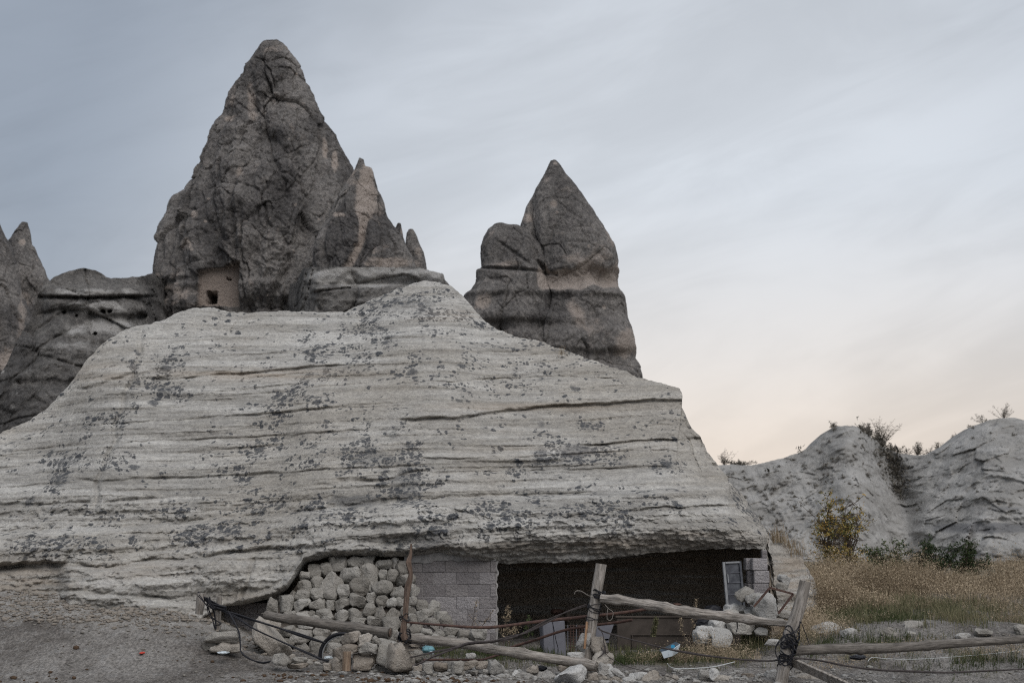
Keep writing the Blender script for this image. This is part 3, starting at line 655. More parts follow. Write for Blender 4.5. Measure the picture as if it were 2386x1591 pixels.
# ------------------------------------------------------------------ cliff band behind the outcrop
def ridge(name, mat, crest, cpxs, Dcr, Yf, base_py, nface, sd, disp, extra=None, power=1.4, nback=14, backd=8, absd=None, **props):
    cp = np.array(crest, float); px = cpxs; cy = np.interp(px, cp[:, 0], cp[:, 1]) + (2.6 if name == 'cliff' else 1.5) * pn(px * .06, 0, 0, sd) + 1.0 * pn(px * .2, 0, 0, sd + 1)
    hk = np.hanning(43)[1:-1]; hk /= hk.sum(); sm_ = lambda a: np.convolve(np.pad(a, 20, 'edge'), hk, 'valid')
    Dv = sm_(Dcr(px)); Yv = sm_(Yf(px)); by = base_py(px); rows = []
    cyS = sm_(cy)
    for i in range(nface):
        f = i / (nface - 1); py = by + (cy - by) * f; fd = np.clip((by - py) / ((by - cyS) if not absd else absd), 0, 1.15); rows.append(at(px, py, Yv + (Dv - Yv) * fd ** power))
    c0 = rows[-1]
    for i in range(1, nback + 1):
        f = i / nback; Q = c0.copy(); Q[:, 1] += backd * f; Q[:, 2] = c0[:, 2] + (-2 - c0[:, 2]) * f ** 1.8; rows.append(Q)
    P = np.stack(rows); X, Y, Z = [P[..., q].copy() for q in range(3)]
    pxs, pys = proj(P); e = np.ones(P.shape[:2]); q_ = max(6, nface // 7); e[nface - q_:nface] = np.linspace(1, .4, q_)[:, None]; e[nface:] = .4
    ray = P - np.array([0, 0, EYE]); ray = ray / ray[..., 1:2]; P += (disp(X, Y, Z, pxs, pys) * e)[..., None] * ray
    at_ = {'pale': np.zeros(P.shape[:2]), 'pink': np.zeros(P.shape[:2])}
    if extra: extra(P, pxs, pys, at_)
    me = mesh_np(name, P.reshape(-1, 3), grid_faces(*P.shape[:2]), mat, True, {k: v.ravel() for k, v in at_.items()})
    return link(name, me, **props)
def cdisp(X, Y, Z, px, py):
    h1, c1 = facet(X + .5 * pn(X * .7, Y * .7, Z * .7, 320), Y, Z, .40, .5, 309); h2, c2 = facet(X, Y, Z, 1.1, 1.3, 310)
    d = .5 * h1 + .16 * h2 + .2 * np.exp(-(c1 / .05) ** 2) + 1.2 * fbm(X * .12, Y * .12, Z * .12, 3, .5, 301) + .30 * fbm(X * .6, Y * .6, Z * .9, 4, .55, 305)
    d += -.35 * np.tanh(3 * pn(X * .08, Y * .08, Z * .7, 306)) - .18 * np.tanh(3 * pn(X * .15, Y * .15, Z * 1.9, 307))
    for pts, s_, c_ in [([(84, 690), (200, 693), (355, 690)], .6, .5), ([(110, 668), (355, 668)], -.5, 0), ([(735, 668), (900, 662), (1040, 668)], -.6, 0), ([(700, 664), (860, 660), (1040, 668)], 0, .15)]:
        p = np.array(pts, float); k = sst(px, p[0, 0] - 15, p[0, 0] + 5) * (1 - sst(px, p[-1, 0] - 5, p[-1, 0] + 15)); u = py - np.interp(px, p[:, 0], p[:, 1])
        d += k * (s_ * sst(u, -3, 3) * (1 - sst(u, 30, 90)) + c_ * np.exp(-(u / 3) ** 2))
    for (x, y, r) in [(240, 724, 6), (256, 725, 4.5), (150, 729, 3.5), (178, 736, 3.5), (222, 778, 4), (330, 737, 11)]:
        d += 1.0 * np.exp(-(((px - x + 2 * pn(px * .3, py * .3, 0, 8)) / r) ** 2 + ((py - y) / (r * .8)) ** 2) ** 2)
    return d
def cext(P, px, py, A):
    A['pale'][:] = blobs(px, py, [(230, 680, 130, 12, .7), (230, 715, 110, 22, .75), (260, 760, 90, 30, .7), (200, 770, 90, 25, .6), (190, 800, 120, 20, .55), (120, 830, 30, 30, .3), (60, 860, 40, 25, .5), (30, 900, 30, 30, .45), (860, 645, 140, 24, 1.4), (960, 645, 80, 20, 1.3), (770, 690, 30, 25, .35), (250, 860, 90, 20, .4), (1090, 700, 30, 25, .8), (860, 700, 90, 14, .4), (20, 960, 40, 30, .3)])
    m_ = np.exp(-(((px - 815) / 22) ** 2 + ((py - 648) / 16) ** 2) ** 3); P[..., 1] += m_ * .35
ridge('cliff', M['cliff'], [(-400, 1000), (-60, 960), (0, 873), (18, 844), (36, 800), (60, 760), (73, 742), (84, 698), (95, 672), (109, 660), (127, 645), (156, 633), (182, 626), (204, 625), (229, 632), (247, 646), (276, 648), (313, 646), (338, 642), (355, 636), (400, 660), (690, 660), (705, 624), (730, 622), (975, 623), (1000, 630), (1033, 637), (1036, 652), (1045, 662), (1075, 690), (1120, 700), (1400, 860), (1560, 990)],
      np.arange(-400, 1560, 3.2), lambda p: ip(p, [(-400, 66), (0, 67), (90, 69), (340, 72), (440, 84), (650, 83), (700, 69.6), (1040, 69.2), (1100, 66), (1560, 62)]),
      lambda p: ip(p, [(-400, 60), (0, 61), (200, 65), (340, 68), (450, 80), (650, 80), (700, 67), (1000, 66.5), (1100, 63), (1560, 58)]), lambda p: ip(p, [(-400, 1240), (0, 1150), (300, 1000), (1100, 1000), (1560, 1150)]), 150, 300, cdisp, cext, .8, kind='structure')
# ------------------------------------------------------------------ hills on the right
def hdisp(X, Y, Z, px, py):
    d = .7 * fbm(X * .10, Y * .10, Z * .12, 3, .5, 401) + .22 * fbm(X * .7, Y * .7, Z * .9, 4, .6, 405) + .35 * facet(X, Y, Z, .5, .9, 413)[0] * (.4 + .6 * sst(px, 2060, 2160)) + .12 * facet(X, Y, Z, 1.4, 2.2, 414)[0] - .22 * np.maximum(0, .10 - np.abs(pn(X * .22, Y * .22, Z * .04, 411))) / .10 * sst(py, 1060, 1120)
    rgt = sst(px, 2080, 2180)
    d += -(.09 * np.tanh(3 * pn(X * .06, Y * .06, Z * .55 - X * .02, 406)) + .16 * np.tanh(3 * pn(X * .12, Y * .12, Z * 1.8, 407))) * (.08 + .92 * rgt)
    d += 1.8 * np.exp(-((px - np.interp(py, [1040, 1100, 1160, 1240], [2060, 2075, 2105, 2110])) / 30) ** 2) * sst(py, 1010, 1060) * (1 - .6 * sst(py, 1150, 1300))
    for pts, s_, c_ in [([(1880, 1036), (1915, 1026), (1990, 1016), (2012, 1018)], -.5, .25)]:
        p = np.array(pts, float); k = sst(px, p[0, 0] - 30, p[0, 0] + 10) * (1 - sst(px, p[-1, 0] - 5, p[-1, 0] + 25)); u = py - np.interp(px, p[:, 0], p[:, 1]) - 3 * pn(px * .03, 0, 0, 44)
        d += k * (s_ * sst(u, -3, 3) * (1 - sst(u, 15, 60)) + c_ * np.exp(-(u / 2.5) ** 2))
    d += -.5 * np.exp(-((px - 1975) / 30) ** 2) * (1 - sst(py, 1020, 1100))
    d += (.30 * np.abs(pn(X * 1.1 + Z * .15, 0, Z * .12, 410)) + .12 * np.abs(pn(X * 3.1 + Z * .3, 0, Z * .25, 412))) * (1 - .6 * rgt) * sst(py, 1050, 1150)
    return d
def hext(P, px, py, A):
    n = pn(P[..., 0] * .2, P[..., 1] * .2, P[..., 2] * .2, 420)
    A['pale'][:] = .0
    A['lichen'] = blobs(px, py, [(2300, 1230, 190, 16, 1.1), (2330, 1185, 120, 10, .7), (2080, 1120, 30, 60, .5), (2230, 1290, 180, 8, .5), (2080, 1060, 40, 12, .6), (2250, 1125, 180, 6, .4), (1960, 1330, 200, 30, .3)])
def m_hill():
    m, N, b = new_mat('pale_hillside'); p = pos(N)
    n1 = N.noise(N.scale(p, (.3, .3, 1.3)), 1.0, 6, .6, .4); n2 = N.noise(p, 2.5, 5, .65); n3 = N.noise(p, 12, 4, .7)
    c = N.mix(N.ss(n1, .35, .65), (.25, .24, .225), (.35, .34, .325))
    c = N.mix(N.ss(n2, .47, .36, 0, .6), c, (.14, .135, .13))
    c = N.mix(1.0, c, N.mix(n3, (.72, .72, .72), (1.25, 1.25, 1.25)), 'MULTIPLY')
    k = N.ss(N.m('ADD', attr(N, 'lichen'), N.m('MULTIPLY', N.m('SUBTRACT', n2, .5), 1.0)), .4, .9)
    c = N.mix(N.m('MULTIPLY', k, .75), c, (.12, .12, .125))
    setc(N, b, c); bump(N, b, N.m('ADD', n2, N.m('MULTIPLY', n3, .5)), .8, .15); return m
HC = [(1300, 1200), (1500, 1120), (1640, 1084), (1703, 1082), (1751, 1084), (1783, 1077), (1830, 1065), (1862, 1054), (1887, 1041), (1912, 1033), (1917, 1019), (1927, 1005), (1941, 995), (1957, 992), (1989, 992), (2005, 997), (2014, 1006), (2040, 1025), (2068, 1047), (2100, 1057), (2135, 1060), (2163, 1059), (2186, 1048), (2211, 1035), (2243, 1019), (2262, 1003), (2277, 989), (2306, 978), (2338, 973), (2366, 973), (2386, 979), (2430, 1000), (2560, 1060), (3000, 1180), (3600, 1260)]
hcols = np.concatenate([np.arange(1300, 2460, 2.6), np.linspace(2463, 3600, 60)])
hD = lambda p: ip(p, [(1300, 80), (1900, 74), (1980, 71.5), (2100, 77), (2300, 71), (2600, 70), (3600, 72)]); hY = lambda p: ip(p, [(1300, 67), (1900, 63), (2000, 61), (2100, 66), (2300, 61), (2386, 61), (3600, 61)])
hill = ridge('hill', m_hill(), HC, hcols, hD, hY, lambda p: 1335 + 0 * p, 190, 400, hdisp, hext, 1.15, nback=14, backd=30, absd=345, kind='structure')
hv = np.zeros(len(hill.data.vertices) * 3, np.float32); hill.data.vertices.foreach_get('co', hv); hv = hv.reshape(-1, 3)
# ------------------------------------------------------------------ stones
def ico(sub):
    import bmesh
    bm = bmesh.new(); bmesh.ops.create_icosphere(bm, subdivisions=sub, radius=1); v = np.array([q.co[:] for q in bm.verts]); f = np.array([[q.index for q in p.verts] for p in bm.faces]); bm.free(); return v, f
IV, IF = ico(4); IV2, IF2 = ico(1)
def stone_shape(v, sd, box=.75, cuts=5):
    r = np.random.RandomState(sd); v = np.sign(v) * np.abs(v) ** box; v /= np.linalg.norm(v, axis=1).max() ** .5
    for _ in range(cuts):
        n = r.normal(size=3); n /= np.linalg.norm(n); d = r.uniform(.45, .78); h = v @ n; k = np.maximum(h - d, 0); v = v - (k * .92)[:, None] * n
    n = v / np.linalg.norm(v, axis=1)[:, None]
    v = v + n * (.20 * pn(v[:, 0] * 1.1, v[:, 1] * 1.1, v[:, 2] * 1.1, sd) + .10 * pn(v[:, 0] * 2.6, v[:, 1] * 2.6, v[:, 2] * 2.6, sd + 1) + .05 * pn(v[:, 0] * 6, v[:, 1] * 6, v[:, 2] * 6, sd + 2) + .02 * pn(v[:, 0] * 14, v[:, 1] * 14, v[:, 2] * 14, sd + 3))[:, None]
    lo, hi = v.min(0), v.max(0); return (v - (lo + hi) / 2) / (hi - lo)
SM = {}
def stone_me(mat, i, big=False):
    k = (mat, i)
    if k not in SM: 
        r = np.random.RandomState(i); SM[k] = mesh_np('stone', stone_shape(IV, 500 + i * 3, .5 + .35 * r.rand(), 5 + i % 6), IF, M[mat], True)
    return SM[k]
def stone(px, py, w, h, Y, parent=None, mat='stone', rot=0.0, depth=None, i=None, name='stone', **props):
    P = at(px, py, Y); W_ = w * Y / F; H_ = h * Y / F
    i = random.randrange(16) if i is None else i
    o = link(name, stone_me(mat, i), parent, P, **props)
    d = depth or (W_ + H_) / 2 * random.uniform(.85, 1.15)
    o.scale = (W_ * 1.10, d, H_ * 1.10); o.rotation_euler = (random.uniform(-.1, .1), math.radians(rot) + random.uniform(-.08, .08), random.uniform(-.25, .25))
    if random.random() < .5: o.scale.x *= -1
    return o
# ---- dry stone wall closing the shelter's left half
wall = thing('dry_stone_wall', 'rough dry stone wall of rounded rocks packed under the outcrop overhang', 'stone wall', gpt(850, 1530, 22.2))
Z1 = [(1385,325,72,80),(1460,355,150,150),(1620,340,155,108),(1745,315,118,95),(1890,362,180,98),(2020,345,98,105),(1220,425,145,130),(1335,410,150,135),(1560,470,225,180),(1765,455,218,195),(1890,470,92,110),(1985,475,115,135),(2080,405,120,150),
 (1130,475,140,95),(1125,575,160,115),(1240,545,130,128),(1390,535,210,200),(1655,590,205,175),(1775,580,55,95),(1885,600,200,160),(2110,520,200,125),(2050,635,190,115),(2200,615,95,125),(1000,645,60,50),(1085,665,185,110),(1235,655,150,120),(1370,665,135,115),(1500,635,135,135),
 (875,700,50,60),(930,755,150,175),(1085,770,168,128),(1240,765,165,128),(1370,770,95,105),(1490,765,155,128),(1640,725,180,150),(1775,695,100,115),(1880,735,120,115),(1980,745,115,105),(2060,740,95,105),(2185,730,95,105),(955,860,145,75),(1095,865,145,80),(1185,855,70,70),(1315,850,180,95),(1480,870,140,115),
 (1615,860,138,122),(1750,815,128,130),(1865,845,120,130),(1995,845,138,105),(2165,820,95,105),(2105,830,75,85),(1215,895,95,60),(1330,900,135,55),(1650,925,155,60),(1805,930,165,105),(1975,955,170,135),(2185,900,95,85),(920,1035,200,125),(1085,1070,205,145),(1275,1050,165,115),(1420,1090,155,115),(2000,1075,90,135),(1900,1110,120,90),
 (945,1150,145,95),(1090,1195,165,100),(1250,1165,175,175),(1390,1220,155,155),(950,1235,130,95),(2110,985,90,120),(1560,1010,200,120),(1740,1040,190,120),(1480,1000,130,90),(1640,1130,150,110),(1120,960,170,80),(1300,985,150,70)]
for (x, y, w_, h_) in Z1:
    py = 1230 + y / 4.276; Yw = 22.75 - .9 * max(0, (py - 1300) / 220)
    stone(450 + x / 4.276, py, w_ / 4.276, h_ / 4.276, Yw, wall)
Z2 = [(350,770,150,112),(480,790,112,138),(375,870,168,135),(545,880,128,105),(605,925,138,115),(460,960,145,122),(260,890,85,75),(290,1000,155,95),(415,1035,115,80),(530,1045,125,85),(650,1025,168,100),(790,1060,150,112),(910,1065,172,132),(655,1095,100,60),(60,1080,95,125),(480,1090,140,70),(300,1085,150,80),(760,1110,120,50)]
for (x, y, w_, h_) in Z2:
    py = 1230 + y / 4.276; stone(900 + x / 4.276, py, w_ / 4.276, h_ / 4.276, 22.45 - .6 * max(0, (py - 1400) / 100), wall)
for (x, y) in [(p[0], p[1]) for p in Z1[::2]]:           # packing stones deep in the joints
    stone(450 + x / 4.276 + random.uniform(-14, 14), 1230 + y / 4.276 + random.uniform(-14, 14), 34, 30, 23.05, wall)
# earth packed between the stones
xs_ = np.arange(640, 956, 6.0); tp = ip(xs_, [(640, 1412), (680, 1380), (708, 1335), (760, 1312), (955, 1308), (962, 1388), (1040, 1425), (1125, 1470)]); V_ = []
for i in range(40):
    y_ = tp + (1525 - tp) * i / 39; Yq = 22.86 - .85 * np.maximum(0, (y_ - 1300) / 220) + .05 * pn(xs_ * .06, y_ * .06, 0, 611) - .25 * sst(xs_, 940, 980) * (y_ > 1380)
    V_.append(at(xs_, y_, Yq))
M['earth'] = m_plain('packed_earth', (.15, .128, .108), .95, .5, 22, bmp=.9)
link('earth_fill', mesh_np('earth_fill', np.stack(V_).reshape(-1, 3), grid_faces(40, len(xs_)), M['earth'], True), wall)
# ---- concrete block walls
def block_wall(name, label, x0, x1, ytop, ybot, Y, ragged=True, seed=1, bw=52.6, bh=28.4, half0=0.0, crop=None):
    r = random.Random(seed); t_ = thing(name, label, 'block wall', gpt((x0 + x1) / 2, 1520, Y)); k = Y / F
    mb = MB(); a = at(x0, ybot, Y + .1); b = at(x1 - 3, ytop, Y + .1)
    mb.box(((a[0] + b[0]) / 2, Y + .097, (a[2] + b[2]) / 2), (b[0] - a[0], .18, b[2] - a[2])); mb.build('mortar', M['mortar'], t_)
    py = ytop; row = 0; cache = {}
    while py < ybot - 3:
        px = x0 - (bw / 2 if row % 2 else 0) - half0
        while px < x1 - 8:
            l = max(px, x0); q = min(px + bw, x1 + (r.uniform(-2, 2) if ragged else 0))
            if q - l > 6 and not (crop and crop(l, q, py)):
                c = at((l + q) / 2, py + bh / 2, Y); W_ = (q - l - .9) * k; H_ = (bh - .9) * k
                m2 = MB(); m2.box((0, 0, 0), (W_, .19, H_), bev=.008)
                key = round(W_, 3)
                if key not in cache:
                    o = m2.build('block', M['block'], t_); cache[key] = o.data
                else: o = link('block', cache[key], t_)
                o.location = Vector((c[0], Y + .09 + r.uniform(-.008, .008), c[2])) - t_.location
                o.rotation_euler = (r.uniform(-.01, .01), r.uniform(-.006, .006), r.uniform(-.015, .015))
            px += bw
        py += bh; row += 1
    return t_
bwall = block_wall('block_wall', 'grey concrete block wall between the stone wall and the dark opening', 940, 1155, 1304.5, 1512, 22.75, seed=3, half0=8)
# plaster smeared over the top course
mb = MB()
V_, F_ = [], []
xs = np.linspace(942, 1156, 60)
for side in (0, 1):
    for x in xs:
        yb_ = 1306 + 3 * float(pn(x * .05, 0, 0, 600)) + (5 if x < 1010 else 0)
        for q in range(5):
            y = 1284 + (yb_ - 1284) * q / 4
            p = at(x, y, 22.72 + side * .2 + (.012 * float(pn(x * .1, y * .1, 0, 601)) - .02 * math.sin(q / 4 * PI) if side == 0 else 0)); V_.append(p)
n_ = len(xs)
for s_ in (0, 1):
    for i in range(n_ - 1):
        for q in range(4):
            a_ = s_ * n_ * 5 + i * 5 + q; F_.append((a_, a_ + 1, a_ + 6, a_ + 5) if s_ == 0 else (a_, a_ + 5, a_ + 6, a_ + 1))
for i in range(n_ - 1): F_.append((i * 5 + 4, n_ * 5 + i * 5 + 4, n_ * 5 + i * 5 + 9, i * 5 + 9))
F_.append(tuple((n_ - 1) * 5 + q for q in range(5)) + tuple(n_ * 5 + (n_ - 1) * 5 + q for q in range(4, -1, -1)))
mb.add(V_, F_); mb.build('plaster', M['mortar'], bwall, smooth=True)
mb = MB()                                                  # mortar squeezed out along the broken edge
pts = [at(1154 + 5 * random.random() * (i % 4 == 0) + 2 * random.random(), 1306 + i * 7.2, 22.82) for i in range(28)]
pp, rr = resample(pts, [.020 + .016 * random.random() for i in range(28)], 80); mb.tube(pp, rr, 8, .5, 4); mb.build('mortar_edge', M['mortar'], bwall, smooth=True)
block_wall('block_wall', 'low shaded block wall under the overhang behind the diagonal boulder', 512, 640, 1404, 1500, 22.95, seed=5, bw=44, bh=26)
pil = thing('block_pillar', 'stack of broken concrete blocks propping the right end of the overhang', 'pillar', gpt(1765, 1440, 22.6))
for (x0, x1, y0, y1, Yq) in [(1774, 1786, 1281, 1300, 22.75), (1735, 1753, 1300, 1328, 22.75), (1749.5, 1784, 1300, 1328.5, 22.55), (1740, 1758, 1329, 1358, 22.75), (1755, 1790, 1329, 1358, 22.55), (1738, 1756, 1358.5, 1387, 22.7), (1754, 1789, 1358.5, 1388, 22.55), (1745, 1792, 1388.5, 1418, 22.55)]:
    c = at((x0 + x1) / 2, (y0 + y1) / 2, Yq); kk = Yq / F; m2 = MB(); m2.box((0, 0, 0), ((x1 - x0) * kk, .3, (y1 - y0 - .8) * kk), bev=.012)
    o = m2.build('block', M['block'], pil); o.location = Vector(c) - pil.location; o.rotation_euler = (0, random.uniform(-.02, .02), random.uniform(-.12, .12))
# ------------------------------------------------------------------ heaps and single rocks
def heap(name, label, ox, oy, sc, L, Y, mats=('stone_warm', 'stone'), cat='rock pile'):
    cx = ox + sum(p[0] for p in L) / len(L) / sc; t_ = thing(name, label, cat, gpt(cx, 1560, Y))
    for e in L:
        x, y, w_, h_ = e[:4]; rot_ = e[4] if len(e) > 4 else 0; dY = e[5] if len(e) > 5 else 0
        stone(ox + x / sc, oy + y / sc, w_ / sc, h_ / sc, Y + dY, t_, random.choice(mats), rot_, name='rock')
    return t_
heap('rock_pile', 'heap of tan rocks piled below the broken end of the left log', 450, 1230, 4.276,
     [(1575,1095,185,140),(1700,1110,175,110,-20),(1830,1125,95,80,30),(1530,1230,255,145),(1745,1205,185,165),(1915,1235,160,235,12),(1700,1330,205,145),(1430,1345,135,160),(1340,1380,95,75),(1900,1400,165,115,0,.1),(1825,1300,90,95,0,.1),(2015,1160,85,65),(1500,1330,150,130,0,.15),(1620,1150,120,90,0,.2),(1960,1330,120,150,0,.15)], 19.9)
heap('stacked_slabs', 'two thin flat stones stacked under the foot of the twisted stake', 450, 1230, 4.276, [(2200,1170,125,32),(2200,1207,130,34)], 20.0, ('stone_warm',), 'stones')
heap('rock_pile', 'little stack of flat rocks at the far left end, by the short stakes', 450, 1230, 4.276, [(290,1085,335,118,2),(290,1195,230,120),(415,1190,160,95),(175,1165,170,110,0,.1),(330,1032,175,70,0,.3),(350,1150,130,70,0,.2)], 20.3, ('stone_warm', 'stone'))
heap('rock_pile', 'loose low rocks lying in front of the diagonal boulder', 450, 1230, 4.276, [(880,1305,185,115),(1060,1315,145,60),(1040,1372,195,65),(985,1280,60,55,0,.1),(1150,1330,80,50,0,.2),(1240,1345,60,40)], 19.9)
heap('rock_pile', 'rubble row of mixed stones along the track below the long log', 900, 1230, 4.276,
     [(700,1390,145,125),(415,1395,115,115),(300,1440,95,60),(560,1380,165,95,0,.1),(820,1365,210,90,0,.15),(960,1360,130,70,0,.15),(1095,1395,155,165),(1200,1455,165,95),(1385,1485,170,95),(1590,1475,265,100),(1455,1410,115,90),(540,1460,55,45),(660,1478,65,35),(715,1465,55,50),(820,1470,55,35),(770,1492,75,38),(970,1480,115,45),(880,1440,75,45),(1090,1485,70,55),
      (480,1465,60,35),(600,1450,60,40),(1290,1440,80,60),(340,1385,80,60),(290,1400,60,60),(640,1425,60,45),(1000,1430,70,50),(760,1440,50,40)], 19.3, ('stone_warm', 'stone', 'boulder'))
heap('rock_pile', 'pile of angular rocks wedged round the foot of the middle post', 1150, 1390, 4.704,
     [(985,490,140,205,10,.25),(1150,545,165,215,-25,.2),(910,655,190,100,0,.2),(1175,700,160,210,0,.1),(1265,680,105,130,0,.2),(1195,800,125,135,20),(1275,805,90,150,-30),(1355,830,190,70,35),(1250,880,95,85),(1330,912,155,95),(1130,890,215,125),(780,795,165,80,0,.1),(1400,880,100,60,40)], 19.1, ('stone_warm', 'stone_warm', 'boulder'))
heap('rock_pile', 'pale rocks in the foreground between the middle post and the leaning post', 1150, 1390, 4.704,
     [(1500,925,165,95),(1740,885,230,165,10),(1900,905,135,120),(2000,915,135,100,30),(1600,875,210,100,0,.2),(1420,935,110,60),(1820,940,120,70)], 18.8, ('stone_warm', 'boulder', 'stone'))
heap('rock_pile', 'white-tan rocks bunched at the left foot of the leaning post', 1550, 1390, 4.704,
     [(430,850,135,115),(540,850,135,125,20),(630,905,205,95),(800,915,145,80),(910,870,145,65,0,.2),(1010,915,235,85),(1160,860,145,120,0,.1),(350,930,110,60),(740,950,140,60),(1120,940,110,60)], 18.6, ('boulder', 'stone_warm'))
heap('rock_pile', 'brownish rocks just right of the foot of the leaning post', 1550, 1390, 4.704, [(1480,905,255,130),(1650,895,155,110),(1580,950,130,60)], 18.7, ('stone_warm',))
heap('rock_pile', 'boulders tumbled down the slope below the block pillar', 1350, 1230, 4.276,
     [(1650,678,190,165,-15),(1560,805,210,105,0,.1),(1750,840,205,115),(1520,845,135,70,0,-.1),(2035,520,120,110,0,.6),(2020,580,125,75,0,.5),(1375,965,170,125,0,-.2),(1600,990,275,135,0,-.2),(1235,1065,195,170,0,-.4),(1415,1090,210,190,0,-.5),(1990,925,130,60,0,-.1),(2045,860,145,85),(1810,1030,120,80,0,-.2),(1480,930,110,80,0,.1),(1700,920,150,80,0,.1),(1320,1120,140,120,0,-.3),(1940,860,120,80,0,.2)], 21.7, ('boulder', 'stone'))
def single(label, px, py, w_, h_, Y, mat='boulder', rot=0.0, i=None, depth=None, name='boulder', cat='boulder', group=None):
    o = stone(px, py, w_, h_, Y, None, mat, rot, depth, i, name); o['label'] = label; o['category'] = cat
    if group: o['group'] = group
    return o
single('biggest white rounded boulder, under the bent angle-iron frame', 1785, 1413, 62, 64, 21.5, i=3)
single('smaller white boulder lobe touching the left side of the biggest white boulder', 1758, 1398, 40, 34, 21.55, i=5)
single('long slanting boulder leaning against the dry stone wall', 628, 1490, 104, 42, 21.1, 'stone_warm', 48, 7, .6)
single('brown rock lying under the left end of the upper log', 630, 1462, 42, 42, 21.4, 'stone_warm', 20, 2)
single('upright jagged stone chunk at the left end of the dry stone wall', 636, 1412, 26, 36, 21.9, 'stone', 10, 9)
single('tall pointed boulder at the foot of the twisted stake', 933, 1537, 58, 74, 19.7, 'stone_warm', 0, 11, .42)
single('squat grey stone right of the pointed boulder', 970, 1529, 32, 30, 19.8, 'stone', 0, 4)
single('large angular pale boulder below the end of the long log', 1331, 1577, 72, 44, 18.7, 'boulder', -8, 12, .5)
single('small white rock on the turf behind the long log', 1097, 1528, 22, 16, 20.6, 'boulder')
single('flat white stone on the bank left of the leaning post', 1800, 1496, 36, 16, 19.8)
for lab, x, y, w_, h_ in [('white half-buried rock just right of the leaning post', 1978, 1474, 36, 24), ('rounded tan rock in the dark turf of the right bank', 2070, 1471, 36, 22), ('uppermost pale rock on the right bank', 2129, 1455, 40, 17), ('small pale rock below the uppermost rock of the right bank', 2120, 1477, 28, 14),
                          ('low pale rock close above the right rail', 2243, 1483, 32, 16), ('broad grey rock above the right rail towards the frame edge', 2290, 1474, 40, 20), ('wide pale outcropping rock beside the leaning post', 1930, 1462, 74, 26), ('grey rock at the right frame edge above the rail', 2378, 1468, 30, 26)]:
    P = gpt(x, y + h_ * .3); single(lab, x, y, w_, h_, P.y, random.choice(['boulder', 'stone']))
# ------------------------------------------------------------------ fence
k4 = 4.276
def z1(x, y): return 450 + x / k4, 1230 + y / k4
def z2(x, y): return 900 + x / k4, 1230 + y / k4
def z3(x, y): return 1350 + x / k4, 1230 + y / k4
def z4(x, y): return 1800 + x / 3.193, 1100 + y / 3.193
def path(fn, pts, Y0, Y1=None):
    Y1 = Y0 if Y1 is None else Y1; n = len(pts); out = []
    for i, p in enumerate(pts):
        Y = p[2] if len(p) > 2 else Y0 + (Y1 - Y0) * i / (n - 1); out.append(at(*fn(p[0], p[1]), Y))
    return out
fence = thing('pole_fence', 'ramshackle fence of tree posts, logs and rusty pipes lashed with black cord', 'fence', gpt(1385, 1560, 19.4))
def log(name, mat, fn, pts, th, Y0, Y1=None, n=60, seg=18, amp=.10, sd=1, parent=None, fr=1.0, sc=k4, knots=0, **props):
    P = path(fn, pts, Y0, Y1); Ym = (Y0 + (Y1 or Y0)) / 2; rad = [q / sc * Ym / F / 2 for q in th]
    pp, rr = resample(P, rad, n)
    r = random.Random(sd); L_ = [0]
    for i in range(1, n): L_.append(L_[-1] + (Vector(pp[i]) - Vector(pp[i - 1])).length)
    for _ in range(knots):
        c = r.uniform(0, L_[-1]); h = r.uniform(.12, .3); wd = r.uniform(.03, .07)
        rr = [q * (1 + h * math.exp(-((l - c) / wd) ** 2)) for q, l in zip(rr, L_)]
    pp = [p + Vector((0, 0, 1)) * .012 * float(pn(l * 1.5, 0, 0, sd + 7)) * (amp > .05) for p, l in zip(pp, L_)]
    mb = MB(); mb.tube(pp, rr, seg, amp, sd, fr=fr); return mb.build(name, mat, parent, smooth=True, **props)
o = log('post', M['wood_red'], z1, [(2172, 155), (2165, 260), (2145, 340), (2168, 460), (2140, 600), (2122, 720), (2112, 880), (2098, 980), (2100, 1060), (2112, 1110)], [14, 34, 66, 46, 64, 52, 46, 66, 74, 66], 19.9, n=70, amp=.25, sd=2, parent=fence); o['label'] = 'thin twisted reddish stake'
log('post', M['wood'], z2, [(2140, 352), (2115, 520), (2085, 700), (2060, 850), (2040, 1000), (2025, 1150), (2010, 1330), (2000, 1420)], [104, 108, 110, 112, 106, 102, 92, 90], 19.35, n=70, seg=20, amp=.10, sd=3, parent=fence)['label'] = 'middle post with a split side'
log('post', M['wood'], z4, [(244, 812), (225, 900), (200, 1000), (165, 1100), (130, 1200), (108, 1300), (92, 1400), (75, 1500), (60, 1580), (40, 1700)], [82, 86, 88, 94, 98, 94, 90, 92, 96, 100], 18.2, n=80, seg=20, amp=.07, sd=4, parent=fence, sc=3.193)['label'] = 'thick leaning post bound with black cord'
lath = MB(); a_, b_ = at(*z2(2000, 930), 19.27), at(*z2(1975, 1200), 19.27); d_ = Vector(b_) - Vector(a_)
rotm = d_.to_track_quat('Z', 'Y').to_matrix(); lath.box((Vector(a_) + Vector(b_)) / 2, (.05, .03, d_.length), rotm, .004); lath.build('lath', M['wood_orange'], fence)
log('rail', M['wood'], z2, [(118, 1068), (500, 1118), (1000, 1192), (1600, 1292), (2090, 1378)], [82, 88, 90, 92, 96], 20.1, 19.1, n=90, amp=.06, sd=5, parent=fence, knots=5)['label'] = 'long grey log rail slanting down to the middle post'
mb = MB(); e_ = at(*z2(2092, 1378), 19.1); d_ = Vector(at(*z2(2090, 1378), 19.1)) - Vector(at(*z2(1600, 1292), 19.3)); d_.normalize()
mb.tube([Vector(e_), Vector(e_) + d_ * .012], [.062, .060], 16); mb.build('cut_end', M['wood_dark'], fence, smooth=True)
